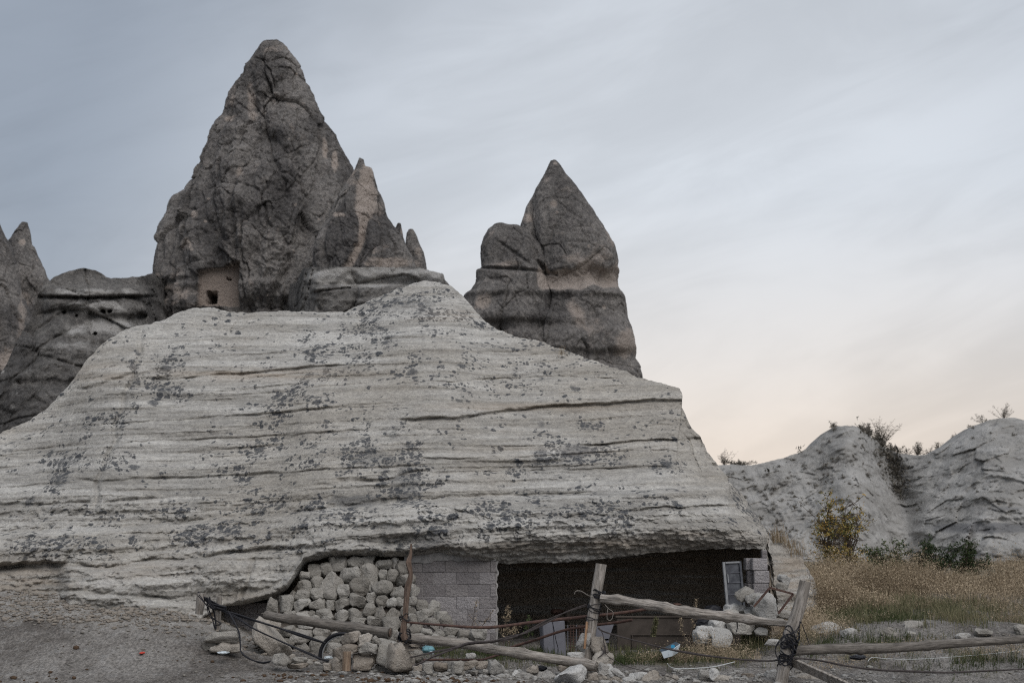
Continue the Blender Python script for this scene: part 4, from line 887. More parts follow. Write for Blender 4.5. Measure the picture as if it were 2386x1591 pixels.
log('rail', M['wood'], z3, [(215, 700), (400, 712), (600, 742), (800, 780), (1000, 822), (1200, 850), (1500, 885), (1800, 925), (2090, 945)], [84, 86, 82, 90, 86, 80, 80, 74, 52], 19.2, 18.5, n=120, seg=20, amp=.26, sd=6, parent=fence, fr=1.5, knots=14)['label'] = 'knobbly branch rail between the middle and leaning posts'
log('rail', M['wood_dark'], z4, [(150, 1325), (400, 1315), (700, 1308), (1000, 1296), (1300, 1277), (1600, 1255), (1871, 1238), (2300, 1205)], [70, 72, 72, 68, 64, 60, 58, 60], 18.35, 19.2, n=110, amp=.07, sd=8, parent=fence, sc=3.193, knots=6)['label'] = 'dark rail running right from the leaning post'
o = MB(); a_, b_ = Vector(at(*z4(140, 1405), 18.2)), Vector(at(*z4(600, 1610), 17.6)); d_ = b_ - a_; o.box((a_ + b_) / 2, (.13, .035, d_.length), d_.to_track_quat('Z', 'X').to_matrix() @ Matrix.Rotation(.5, 3, 'Z'), .004); o.build('brace_plank', M['wood'], fence)
def pipe(fn, pts, r, Y0, Y1, lab, sd=3, n=60):
    P = path(fn, pts, Y0, Y1); pp, rr = resample(P, r, n); mb = MB(); mb.tube(pp, rr, 12, .05, sd); q = mb.build('pipe_rail', M['rust'], fence, smooth=True); q['label'] = lab
z23 = lambda x, y: z2(x, y)
pipe(z2, [(200, 935), (500, 960), (1000, 988), (1500, 932), (2000, 880), (2352, 842), (2624, 800)], [.014, .017, .021, .023, .023, .022, .02], 19.9, 19.5, 'upper rusty pipe')

pipe(z2, [(1225, 1192), (1500, 1105), (1760, 1020), (2000, 975), (2300, 938), (2452, 912)], [.019] * 6, 20.0, 19.45, 'short bent rusty pipe')
pipe(z2, [(370, 1310), (650, 1308), (930, 1310), (1020, 1290), (1160, 1245), (1300, 1180)], [.016] * 6, 19.7, 20.05, 'low rusty pipe near the turf')
def cable(label, fn, pts, r, Y0, Y1=None, mat='cable', n=60, sd=1, strands=1, name='cable', group=None, cat='cable', jit=.012):
    P = path(fn, pts, Y0, Y1); mb = MB(); rn = random.Random(sd)
    for s_ in range(strands):
        Q = [Vector(p) + Vector((rn.uniform(-jit, jit), rn.uniform(-jit, jit), rn.uniform(-jit, jit))) * (1.5 if s_ else 0) for p in P]
        pp, rr = resample(Q, r, n); mb.tube(pp, rr, 6, 0, sd + s_)
    o = mb.build(name, M[mat], None, smooth=True); o['label'] = label; o['category'] = cat
    if group: o['group'] = group
    return o
cable('bundle of black hoses fanning down from the short stakes to the wheel', z1, [(48, 645), (140, 720), (240, 790), (480, 880), (800, 975), (1050, 1060), (1310, 1140)], [.011, .011, .012, .013, .013, .012, .009], 20.5, 20.2, strands=3, sd=4)
cable('lower black hose running from the stakes to the ground by the wheel', z1, [(240, 790), (430, 880), (600, 995), (850, 1115), (1100, 1230), (1310, 1315), (1380, 1310)], .011, 20.4, 20.0, strands=2, sd=5)
cable('black hose looping down to the ground left of the diagonal boulder', z1, [(350, 830), (410, 930), (455, 1040), (470, 1150), (480, 1235), (560, 1300), (680, 1335), (770, 1325)], .010, 20.3, 19.9, sd=6, strands=2, jit=.008)
cable('loose black cord hanging in loops from the left short stake', z1, [(60, 660), (140, 780), (190, 900), (215, 1000), (225, 960), (200, 830), (150, 730), (170, 860), (260, 940), (265, 960), (200, 970)], .007, 20.35, sd=7, strands=2)
cable('tangle of black rope knotted between the two short stakes', z1, [(130, 690), (175, 740), (230, 800), (180, 790), (150, 700), (210, 770), (260, 790), (215, 800), (160, 730), (330, 800), (250, 785)], .010, 20.3, strands=3, sd=8, jit=.02)
cable('grey webbing straps slung from the middle post down to the pile by the stake', z2, [(240, 1285), (480, 1235), (700, 1180), (830, 1140), (1050, 1125), (1250, 1085), (1400, 1030), (1600, 930), (1800, 830), (2000, 755)], [.008, .009, .011, .016, .014, .012, .010, .010, .009, .009], 19.5, 19.4, 'rope', strands=3, sd=9, n=90)
cable('dark strap running low from the pointed boulder over the long log', z2, [(255, 1375), (330, 1350), (440, 1290), (560, 1240), (700, 1185), (850, 1140)], .011, 19.4, 19.5, 'rope', strands=2, sd=10)
cable('thin grey strap crossing above the long log to the bent pipe', z2, [(850, 1150), (1050, 1130), (1200, 1120), (1400, 1105), (1560, 1095)], .006, 19.6, 19.9, 'rope', strands=1, sd=11)
cable('long grey strap drooping from the middle post to the leaning post', z3, [(190, 990), (240, 1025), (400, 1075), (620, 1135), (850, 1195), (1100, 1245), (1400, 1285), (1700, 1315), (1930, 1318), (2050, 1290)], [.006, .007, .008, .009, .011, .013, .012, .011, .010, .010], 19.3, 18.3, 'rope', n=90, strands=2, sd=12, jit=.006)
cable('dark wire trailing from the middle post over the foreground rocks', z3, [(210, 1180), (270, 1260), (340, 1310), (460, 1370), (620, 1415), (760, 1450), (900, 1480), (1000, 1530)], .005, 19.2, 18.6, 'rope', sd=13)
cable('frayed strap end hanging down behind the middle post', z3, [(195, 990), (235, 1060), (245, 1150), (255, 1190), (235, 1250), (180, 1295)], [.005, .006, .008, .014, .012, .006], 19.2, 19.1, 'rope', sd=14)
cable('second frayed strap end forked beside the first behind the middle post', z3, [(255, 1185), (262, 1230), (278, 1300)], [.010, .010, .006], 19.15, None, 'rope', sd=15, n=14)
cable('pale frayed twig of rope sticking out left at the top of the middle post', z2, [(2060, 690), (2000, 660), (1940, 625), (1890, 625), (1875, 655)], [.004, .004, .005, .004, .003], 19.2, None, 'wood' , sd=16, n=24, strands=2, jit=.006)
cable('looped pale cord hanging from the knobbly rail beside the middle post', z3, [(255, 760), (290, 800), (335, 835), (325, 900), (300, 918), (278, 900), (275, 850), (285, 800)], .004, 19.1, None, 'wood', sd=17, n=40)
cable('dark strap sagging right from the leaning post below the rail', z4, [(150, 1375), (350, 1400), (560, 1440), (800, 1468), (1000, 1480), (1300, 1488), (1600, 1476), (1871, 1462)], [.009, .010, .012, .013, .013, .012, .010, .009], 18.1, 18.4, 'rope', n=80, strands=2, sd=18, jit=.006)
cable('black cord tied round the knobbly rail with its end dangling', z3, [(1550, 900), (1560, 865), (1590, 870), (1592, 905), (1570, 925), (1572, 980), (1568, 1030)], .006, 18.65, None, 'cable', strands=2, sd=19, n=40, jit=.005)
def wraps(label, fn, ctr, half, turns, Y, r, mat='cable', sd=1, tilt=.3, sc=k4):
    """cord wound round a post whose axis runs between ctr[0] and ctr[1]"""
    rn = random.Random(sd); A, B = [Vector(at(*fn(*c), Y)) for c in ctr]; mb = MB(); R_ = half / sc * Y / F + r
    t_ = (B - A).normalized(); e1 = Vector((0, -1, 0)); e1 = (e1 - t_ * e1.dot(t_)).normalized(); e2 = t_.cross(e1)
    for k in range(turns):
        c0 = rn.random(); ph = rn.uniform(0, 6.28); tl = rn.uniform(-tilt, tilt); tl2 = rn.uniform(-tilt, tilt); rr = R_ * rn.uniform(1.0, 1.12)
        pts = []
        for j in range(29):
            a = 2 * PI * j / 28
            pts.append(A + (B - A) * c0 + (e1 * math.cos(a) + e2 * math.sin(a)) * (rr + .004 * math.sin(5 * a + ph)) + t_ * (tl * .1 * math.cos(a + ph) + tl2 * .05 * math.sin(2 * a)))
        mb.tube(pts, r, 6, cap=False)
    o = mb.build('cord_binding', M[mat], None, smooth=True); o['label'] = label; o['category'] = 'cord'; return o
wraps('flat black strap wound round the middle post near its top', z2, [(2118, 630), (2112, 690)], 56, 5, 19.35, .009, sd=2, tilt=.8)
wraps('thin black cord wound round the waist of the middle post', z2, [(2078, 770), (2062, 830)], 57, 5, 19.35, .005, sd=3, tilt=.7)
wraps('single dark cord round the middle post at its splice', z2, [(2052, 895), (2050, 905)], 56, 2, 19.35, .004, sd=4)
wraps('big knot of black cord lashing the leaning post', z4, [(148, 1190), (118, 1300)], 50, 13, 18.2, .0075, sd=5, tilt=1.2, sc=3.193)
wraps('lower turns of black cord round the leaning post', z4, [(112, 1330), (95, 1420)], 48, 9, 18.2, .0065, sd=6, tilt=1.0, sc=3.193)
wraps('black wire round the top of the lowest part of the twisted stake', z1, [(2100, 880), (2112, 925)], 38, 3, 19.9, .005, sd=7, tilt=.8)
wraps('black cord lashing the long log to the foot of the twisted stake', z1, [(2108, 1070), (2112, 1120)], 52, 6, 19.95, .008, sd=8, tilt=1.2)
cable('loose loop of black cord drooping from the knot on the leaning post', z4, [(210, 1110), (180, 1170), (110, 1210), (60, 1250), (20, 1320), (45, 1390), (90, 1440), (130, 1400), (160, 1300), (130, 1240), (70, 1260)], .006, 18.05, None, 'cable', strands=2, sd=20, n=90)
cable('straight black cord slanting off to the right of the leaning post', z4, [(212, 1110), (240, 1180), (275, 1280)], .005, 18.15, None, 'cable', sd=21, n=20)
cable('white cord lying curled on the dirt below the carton', lambda x, y: (x, y), [(1555, 1545), (1562, 1553), (1580, 1557), (1620, 1556), (1665, 1552), (1712, 1541)], .006, 19.3, 19.75, 'string', n=40, sd=22)
cable('pale cord lying across the turf on the right', lambda x, y: (x, y), [(2022, 1540), (2032, 1531), (2060, 1533), (2110, 1535), (2170, 1533), (2250, 1527), (2320, 1521), (2390, 1512)], .0035, 19.2, 19.9, 'string', n=60, sd=23)
# logs, stakes and stump
P_ = log('log', M['wood_dark'], z1, [(720, 862), (860, 895), (1100, 925), (1500, 980), (1790, 1020), (1960, 1042)], [70, 88, 92, 98, 104, 108], 20.9, 20.3, n=90, amp=.09, sd=31, knots=4)
P_['label'] = 'dark broken log lying on the stones left of the twisted stake'; P_['category'] = 'log'
sp_ = log('splinter', M['wood_dark'], z1, [(680, 848), (760, 862), (850, 885)], [10, 34, 60], 20.88, n=16, amp=.3, sd=32, parent=None)
sp_.parent = P_; sp2 = MB(); q_ = Vector(at(*z1(1962, 1042), 20.3)); w_ = (q_ - Vector(at(*z1(1790, 1020), 20.35))).normalized(); sp2.tube([q_, q_ + w_ * .01], [.058, .05], 14, .2, 3); sp2.build('cut_end', M['wood_red'], P_)
for lab, pts, th, Yq in [('leaning grey stake stub tied with cord at the far left', [(85, 650), (75, 740), (60, 860)], [92, 90, 74], 20.5),
                         ('second short stake beside the dark gap on the left', [(262, 680), (250, 800), (240, 1010)], [50, 58, 66], 20.45)]:
    o = log('stake', M['wood'], z1, pts, th, Yq, n=26, amp=.12, sd=hash(pts[0]) % 50 + 3); o['label'] = lab; o['category'] = 'stake'
M['stump'] = m_wood('split_stump_wood', (.19, .13, .09), (.30, .23, .17)); o = log('stump', M['stump'], z1, [(1532, 1232), (1530, 1310), (1528, 1420)], [84, 82, 90], 19.3, n=20, amp=.16, sd=37); o['label'] = 'short splintered wooden stump standing in front of the rock heap'; o['category'] = 'stump'
# ------------------------------------------------------------------ wheel
wh = thing('bicycle_wheel', 'bicycle wheel with a black tyre half buried behind the rock heap', 'wheel', at(*z1(1480, 1262), 20.9)); wc = wh.location
def ring(Rr, r, n=56, m_=8):
    mb = MB(); vs = []; fs = []
    for i in range(n):
        a = 2 * PI * i / n
        for j in range(m_):
            b = 2 * PI * j / m_; q = Rr + r * math.cos(b); vs.append(wc + Vector((q * math.cos(a), r * math.sin(b) + .25 * q * math.cos(a), q * math.sin(a))))
    fs = [(i * m_ + j, ((i + 1) % n) * m_ + j, ((i + 1) % n) * m_ + (j + 1) % m_, i * m_ + (j + 1) % m_) for i in range(n) for j in range(m_)]
    mb.add(vs, fs); return mb
ring(.30, .026).build('tyre', M['cable'], wh, smooth=True); ring(.268, .010).build('rim', M['white_metal'], wh, smooth=True)
h_ = MB(); h_.tube([wc + Vector((0, -.04, 0)), wc + Vector((0, .04, 0))], .022, 10); h_.build('hub', M['white_metal'], wh)
for i in range(24):
    a = 2 * PI * i / 24; mb = MB(); mb.tube([wc + Vector((.02 * math.cos(a), (-1) ** i * .025, .02 * math.sin(a))), wc + Vector((.265 * math.cos(a), .25 * .265 * math.cos(a), .265 * math.sin(a)))], .0015, 4); mb.build('spoke', M['white_metal'], wh)
# ------------------------------------------------------------------ door, cabinet, junk in the shelter
dr = thing('leaning_door', 'pale framed door with dusty dark panes leaning beside the block pillar', 'door', at(1716, 1425, 22.3))
def bx(name, x0, x1, y0, y1, Y, th, mat, par, lean=0.0, bev=.004, shx=0.0):
    c = Vector(at((x0 + x1) / 2, (y0 + y1) / 2, Y)); k = Y / F; mb = MB(); mb.box((0, 0, 0), ((x1 - x0) * k, th, (y1 - y0) * k), bev=bev)
    o = mb.build(name, M[mat], par); o.location = c - (par.location if par else Vector()); o.rotation_euler = (lean, shx, 0); return o
for nm, x0, x1, y0, y1, mt, dY, th in [('frame_stile', 1691, 1696.5, 1309, 1416, 'white_metal', 0, .05), ('frame_stile', 1731, 1736, 1309, 1416, 'panel', 0, .05), ('frame_rail', 1696.8, 1730.6, 1307.5, 1311.5, 'white_metal', 0, .05), ('frame_rail', 1696.8, 1730.6, 1413, 1417, 'panel', 0, .05),
                                      ('pane', 1696.8, 1730.6, 1312, 1333, 'panel', .01, .012), ('pane', 1696.8, 1730.6, 1334.5, 1356, 'panel', .01, .012), ('pane', 1696.8, 1730.6, 1357.5, 1384, 'panel', .01, .012), ('pane', 1696.8, 1730.6, 1385.5, 1412.6, 'panel', .01, .012),
                                      ('glazing_bar', 1696.8, 1730.6, 1333.2, 1334.3, 'cabinet', 0, .02), ('glazing_bar', 1696.8, 1730.6, 1356.2, 1357.3, 'cabinet', 0, .02), ('glazing_bar', 1696.8, 1730.6, 1384.2, 1385.3, 'cabinet', 0, .02), ('handle', 1699.5, 1701.5, 1336, 1356, 'white_metal', -.03, .02)]:
    bx(nm, x0, x1, y0, y1, 22.3 + dY, th, mt, dr, bev=.002)
dr.rotation_euler = (math.radians(-5), math.radians(-2.5), math.radians(8))
cab = thing('steel_cabinet', 'upright grey steel cabinet standing in the mouth of the dark opening', 'cabinet', at(1294, 1532, 21.9))
bx('cabinet_body', 1267, 1319, 1447, 1530, 22.1, .35, 'cabinet', cab); bx('cabinet_door', 1269, 1291.5, 1449, 1528, 21.91, .02, 'cabinet', cab); bx('cabinet_door', 1293, 1317, 1449, 1528, 21.91, .02, 'cabinet', cab)
cab.rotation_euler = (0, math.radians(-3), math.radians(6))
cable('thin black cord hanging down the front of the steel cabinet', z2, [(1655, 935), (1668, 990), (1680, 1060), (1695, 1130), (1712, 1200), (1708, 1270)], .006, 21.75, None, 'cable', sd=41, n=30)
gr = thing('wire_grille', 'dark wire grille standing right of the steel cabinet', 'grille', at(1343, 1532, 22.0))
for i in range(7):
    mb = MB(); x = 1323 + i * 6.6; mb.tube([at(x, 1455, 22.0), at(x, 1528, 22.0)], .006, 5); mb.build('wire', M['cabinet'] if i % 3 == 0 else M['rust'], gr)
for i in range(12):
    mb = MB(); y = 1457 + i * 6.3; mb.tube([at(1321, y, 22.01), at(1364, y, 22.01)], .004, 5); mb.build('wire', M['rust'], gr)
st = thing('plastic_seat', 'dull grey plastic seat lying tilted right of the middle post', 'seat', at(1407, 1500, 21.7))
for nm, q in (('seat_shell', [(1384, 1457), (1430, 1454), (1418, 1491), (1392, 1494)]), ('seat_lip', [(1391, 1489), (1418, 1487), (1419, 1496), (1390, 1497)])):
    mb = MB(); vs = [at(x, y, Yq) for Yq in (21.7, 21.78) for x, y in q]; mb.add(vs, [(0, 1, 2, 3), (7, 6, 5, 4), (0, 4, 5, 1), (1, 5, 6, 2), (2, 6, 7, 3), (3, 7, 4, 0)]); mb.build(nm, M['cabinet'], st)
bp = thing('trough', 'long low brown steel trough standing across the shelter mouth', 'trough', at(1580, 1525, 22.6))
bx('side_panel', 1440, 1722, 1439, 1528, 22.75, .06, 'brown_metal', bp, bev=.01); bx('rim', 1436, 1726, 1434, 1439, 22.75, .1, 'brown_metal', bp, bev=.01)
for x0, x1, y0, y1 in [(1472, 1615, 1477, 1479.5), (1472, 1615, 1519, 1521), (1472, 1474.5, 1479.6, 1518.8), (1612.5, 1615, 1479.6, 1518.8)]: bx('raised_edge', x0, x1, y0, y1, 22.71, .03, 'brown_metal', bp)
ff = thing('angle_iron_frame', 'bent rusty angle-iron frame propped on the biggest white boulder', 'metal frame', at(*z3(1900, 700), 21.1))
for nm, pts in (('bar', [(1738, 782), (1898, 592)]), ('bar', [(1898, 592), (2132, 655)]), ('bar', [(2132, 655), (1980, 850)])):
    P = path(z3, pts, 21.1); d = Vector(P[1]) - Vector(P[0]); mb = MB(); mb.box((Vector(P[0]) + Vector(P[1])) / 2, (.03, .03, d.length), d.to_track_quat('Z', 'Y').to_matrix(), .002); mb.build(nm, M['rust'], ff)
M['carton'] = m_plain('carton_white', (.50, .56, .60), .8, .15, 10); M['blue'] = m_plain('blue_print', (.05, .30, .52), .6, .1); M['carton_in'] = m_plain('carton_dark', (.05, .07, .09), .7, .3)
ct = thing('carton', 'crushed white and blue carton lying open in the grass', 'carton', at(1560, 1520, 20.7))
def quad(name, q, Y, mat, par, th=.01):
    mb = MB(); vs = [at(x, y, Yq) for Yq in (0, 1) for x, y, *_ in []]
    A = [Vector(at(p[0], p[1], Y + (p[2] if len(p) > 2 else 0))) for p in q]; n = (A[1] - A[0]).cross(A[2] - A[0]).normalized() * th
    m_ = len(A); mb.add(A + [a + n for a in A], [tuple(range(m_)), tuple(range(2 * m_ - 1, m_ - 1, -1))] + [(i, i + m_, (i + 1) % m_ + m_, (i + 1) % m_) for i in range(m_)]); return mb.build(name, M[mat], par)
quad('front_flap', [(1541, 1518), (1571, 1510), (1566, 1528), (1547, 1533)], 20.6, 'carton', ct); quad('side', [(1571, 1510), (1585, 1500, .1), (1580, 1520, .1), (1566, 1528)], 20.6, 'carton', ct)
quad('inside', [(1536, 1513, .1), (1560, 1502, .25), (1585, 1500, .25), (1571, 1510), (1541, 1518)], 20.62, 'carton_in', ct); quad('lid', [(1548, 1508, .25), (1574, 1494, .4), (1586, 1500, .3), (1562, 1512, .18)], 20.5, 'carton_in', ct)
dc = [(1568 + 5 * math.cos(a), 1505 + 4 * math.sin(a), 0) for a in [2 * PI * i / 16 for i in range(16)]]; quad('round_blue_mark', dc, 20.58, 'blue', ct, .004)
quad('lid_strip', [(1577, 1509, 0), (1584, 1501, 0), (1584.5, 1504, 0), (1579, 1511, 0)], 20.55, 'carton', ct)
# dark bundles and rags at the back of the shelter
def rag(label, px, py, w, h, Y, mat, sd, name='cloth_bundle', cat='bundle'):
    v = stone_shape(IV, sd, 1.0, 0); v = v + .12 * np.stack([pn(v[:, 0] * 5, v[:, 1] * 5, v[:, 2] * 5, sd + q) for q in range(3)], -1)
    me = mesh_np(name, v, IF, M[mat], True); P = at(px, py, Y); o = link(name, me, None, P); o.scale = (w * Y / F, .25, h * Y / F); o['label'] = label; o['category'] = cat; return o
M['litter_w'] = m_plain('white_plastic', (.55, .60, .62), .5, .2, 30); M['litter_b'] = m_plain('bluish_plastic', (.16, .32, .36), .5, .4, 30); M['litter_r'] = m_plain('red_plastic', (.55, .06, .04), .5, .2, 30)
rag('black sagging bundle on the trough rim left of the boulders', 1660, 1420, 46, 22, 22.3, 'cable', 3)
rag('dark rags heaped under the knobbly rail next to the boulders', 1640, 1458, 50, 34, 22.0, 'cable', 5)
rag('small dark red crate-like bundle deep in the opening behind the pipe', 1298, 1425, 30, 14, 24.2, 'rust', 6)
rag('tall dark sack at the back of the opening left of the middle post', 1322, 1432, 16, 44, 24.0, 'brown_metal', 8, 'sack', 'sack')
rag('crumpled rust brown rag on the trough behind the knobbly rail', 1577, 1408, 22, 8, 22.5, 'rust', 9)
rag('crumpled bluish plastic litter behind the stacked slabs', 998, 1512, 30, 16, 20.5, 'litter_b', 10, 'plastic_litter', 'litter')
rag('scrap of white plastic on top of the bluish litter', 1006, 1520, 12, 7, 20.3, 'litter_w', 11, 'plastic_litter', 'litter')
rag('white plastic bag scrap lying inside the bicycle wheel', 765, 1531, 22, 7, 20.6, 'litter_w', 12, 'plastic_litter', 'litter')
rag('white plastic scrap by the little stack of flat rocks', 520, 1520, 26, 7, 19.9, 'litter_w', 13, 'plastic_litter', 'litter')
rag('tiny red scrap of litter on the dirt at the left', 332, 1520, 11, 5, gpt(332, 1522).y, 'litter_r', 14, 'plastic_litter', 'litter')
rag('black torn rag lying before the long log', 1262, 1556, 26, 12, 19.5, 'cable', 15, 'rag', 'rag')
rag('dark scrap under the right rail', 2000, 1530, 40, 12, 19.1, 'cable', 16, 'rag', 'rag')
# ------------------------------------------------------------------ gravel, dung (stuff)
def scatter_bits(name, mat, pts, smin, smax, seed, flat=.7):
    r = np.random.RandomState(seed); n = len(pts); s = r.uniform(smin, smax, n) * (r.rand(n) ** 1.5 + .4); nv = len(IV2)
    base = np.stack([stone_shape(IV2, 900 + k, 1, 2) for k in range(8)])[r.randint(0, 8, n)]
    sc = s[:, None] * np.stack([r.uniform(.8, 1.5, n), r.uniform(.8, 1.3, n), r.uniform(.5, 1, n) * flat], -1)
    a = r.uniform(0, 6.28, n); v = base * sc[:, None, :]; vx = v[..., 0] * np.cos(a)[:, None] - v[..., 1] * np.sin(a)[:, None]; vy = v[..., 0] * np.sin(a)[:, None] + v[..., 1] * np.cos(a)[:, None]
    v = np.stack([vx, vy, v[..., 2]], -1) + pts[:, None, :] + np.array([0, 0, 1])[None, None] * (sc[:, 2] * .25)[:, None, None]
    Fq = (IF2[None] + (np.arange(n) * nv)[:, None, None]).reshape(-1, 3); me = mesh_np(name, v.reshape(-1, 3), Fq, M[mat], True)
    return link(name, me, kind='stuff')
def rnd_ground(n, x0, x1, y0, y1, seed, dens=None):
    r = np.random.RandomState(seed); X = r.uniform(x0, x1, n); Y = r.uniform(y0, y1, n); Z = G(X, Y); P = np.stack([X, Y, Z], -1)
    if dens is not None: px, py = proj(P); P = P[r.rand(n) < dens(px, py)]
    return P
scatter_bits('gravel', 'stone', rnd_ground(9000, -7.5, 8, 17, 24, 1, lambda x, y: .25 + blobs(x, y, [(1500, 1580, 500, 22, .8), (1150, 1575, 260, 18, 1), (900, 1575, 400, 14, .7), (300, 1450, 300, 40, .5)])), .015, .045, 1)
scatter_bits('gravel', 'boulder', rnd_ground(2600, -3, 5, 17.4, 20.5, 2, lambda x, y: .1 + blobs(x, y, [(1130, 1572, 230, 18, 1), (1600, 1582, 300, 16, .9), (960, 1560, 120, 14, .7)])), .03, .085, 2)
M['dung'] = m_plain('dung', (.085, .055, .035), .95, .4, 40)
scatter_bits('gravel', 'stone_warm', rnd_ground(5000, -8, -2.6, 20.6, 23.2, 5, lambda x, y: .25 + .75 * (y < 1450)), .02, .07, 7)
scatter_bits('dung', 'dung', np.concatenate([rnd_ground(2300, -7, 1.0, 17.2, 20, 3, lambda x, y: .02 + blobs(x, y, [(435, 1540, 26, 5, 1), (640, 1577, 60, 7, .8), (900, 1585, 100, 6, .6), (60, 1585, 70, 8, .5), (480, 1545, 20, 5, .5), (740, 1570, 60, 8, .4), (1080, 1588, 150, 5, .5), (150, 1570, 90, 8, .15)]))]), .03, .06, 3, 1.0)
# ------------------------------------------------------------------ vegetation
def blades(name, pts, h0, h1, wd, seed, lean=.5, mat='grass', tint=(0, 1), curve=True, **props):
    r = np.random.RandomState(seed); n = len(pts); h = r.uniform(h0, h1, n) * (.5 + .5 * r.rand(n)); a = r.uniform(0, 6.28, n); L = np.abs(r.normal(0, lean, n)) * h
    d = np.stack([np.cos(a), np.sin(a), 0 * a], -1); b = r.uniform(0, 6.28, n); w_ = np.stack([np.cos(b), np.sin(b), 0 * b], -1) * (wd * r.uniform(.6, 1.3, n))[:, None]
    up = np.array([0, 0, 1.0]); p0 = pts - up * .01; p1 = pts + d * (L * .35)[:, None] + up * (h * .6)[:, None]; p2 = pts + d * L[:, None] + up * (h * np.maximum(.4, 1 - .3 * L / h))[:, None]
    V = np.stack([p0 - w_, p0 + w_, p1 - w_ * .7, p1 + w_ * .7, p2], 1).reshape(-1, 3); o = (np.arange(n) * 5)[:, None]
    Fq = np.stack([o + [0, 1, 3], o + [0, 3, 2], o + [2, 3, 4]], 1).reshape(-1, 3)
    tn = np.repeat(np.clip(r.uniform(*tint, n) + .55 * pn(pts[:, 0] * 1.1, pts[:, 1] * .7, 0, 3), 0, 1), 5); me = mesh_np(name, V, Fq, M[mat], False, {'tint': tn}); return link(name, me, **props)
gd = lambda x, y: blobs(x, y, GRASS) ** 1.5 * np.clip(.6 + 1.2 * pn(x * .018, y * .05, 0, 62), .08, 1)
cl_ = rnd_ground(9000, -1, 9.5, 18.3, 29, 11, gd)
def clump(P, k, s, seed):
    r = np.random.RandomState(seed); Q = np.repeat(P, k, 0) + np.concatenate([r.normal(0, s, (len(P) * k, 2)), np.zeros((len(P) * k, 1))], 1); Q[:, 2] = G(Q[:, 0], Q[:, 1]); return Q
blades('grass', clump(cl_, 10, .05, 12), .06, .20, .0035, 13, .6, tint=(-.3, .9), kind='stuff')
gr2 = rnd_ground(15000, -1.5, 9, 18.4, 24.5, 51, lambda x, y: blobs(x, y, [(1560, 1532, 130, 12, 1), (1470, 1540, 60, 10, 1), (1680, 1520, 80, 14, .8), (1180, 1528, 160, 12, 1), (1320, 1545, 80, 10, .8), (1030, 1525, 60, 10, .8), (700, 1562, 60, 8, .8), (560, 1535, 40, 10, .6), (505, 1525, 30, 6, .8), (2010, 1440, 150, 10, .9), (1940, 1500, 60, 16, .7), (2060, 1495, 130, 14, .8), (2330, 1545, 110, 12, .7), (2200, 1430, 120, 6, .5)]) ** 1.5)
blades('turf_grass', clump(gr2, 9, .04, 52), .06, .19, .0035, 53, .6, tint=(-.5, .35), kind='stuff')
tg = rnd_ground(5200, 3.0, 9.5, 20.5, 27, 14, lambda x, y: blobs(x, y, [(1900, 1430, 120, 30, 1), (1720, 1480, 110, 30, 1), (2050, 1425, 300, 22, .9), (2330, 1440, 200, 25, .6), (1640, 1520, 60, 15, .6)]) * np.clip(.55 + 1.3 * pn(x * .013, y * .04, 0, 61), 0, 1))
blades('tall_grass', clump(tg, 9, .05, 15), .12, .34, .0035, 16, .6, tint=(.2, 1.9), kind='stuff')
dg = rnd_ground(9000, 3.6, 17, 25.5, 46, 17, lambda x, y: (x > 1850) * (.30 + 1.4 * pn(x * .014, y * .06, 0, 6)))
blades('dry_grass', clump(dg, 9, .10, 18), .12, .45, .005, 19, .9, 'dry', (-.3, .9), kind='stuff')
# airy dry brush: fine stems carrying seed flecks
def brush(name, n, cen, rad, h0, h1, seed, fleck=.012, nf=14, mat='dry', **props):
    r = np.random.RandomState(seed); a = r.uniform(0, 6.28, n); q = np.sqrt(r.rand(n)); X = cen[0] + rad[0] * q * np.cos(a); Y = cen[1] + rad[1] * q * np.sin(a); Z = G(X, Y, False)
    hh = (h0 + (h1 - h0) * r.rand(n)) * (1 - .55 * q ** 2) * np.clip(1 + 1.3 * pn(X * 1.1, Y * .9, 0, 7), .35, 1.8); base = np.stack([X, Y, Z], -1); d = r.normal(0, .35, (n, 3)); d[:, 2] = 1; d /= np.linalg.norm(d, axis=1)[:, None]
    tip = base + d * hh[:, None]; w_ = r.normal(0, 1, (n, 3)); w_ /= np.linalg.norm(w_, axis=1)[:, None]; w_ *= .0022
    V = [np.stack([base - w_, base + w_, tip], 1).reshape(-1, 3)]; t_ = r.uniform(.35, 1.05, (n, nf)); c = base[:, None] + (tip - base)[:, None] * t_[..., None] + r.normal(0, .055, (n, nf, 3)) * t_[..., None]
    c = c.reshape(-1, 3); e1 = r.normal(0, fleck, c.shape); e2 = r.normal(0, fleck, c.shape); V.append(np.stack([c, c + e1, c + e2], 1).reshape(-1, 3))
    V = np.concatenate(V); Fq = np.arange(len(V)).reshape(-1, 3); tn = np.repeat(np.clip(r.rand(len(Fq)) ** 1.3 + .5 * pn(V[::3, 0] * .9, V[::3, 1] * .6, 0, 3), 0, 1), 3); me = mesh_np(name, V, Fq, M[mat], False, {'tint': tn}); return link(name, me, **props)
k_ = 27 / F
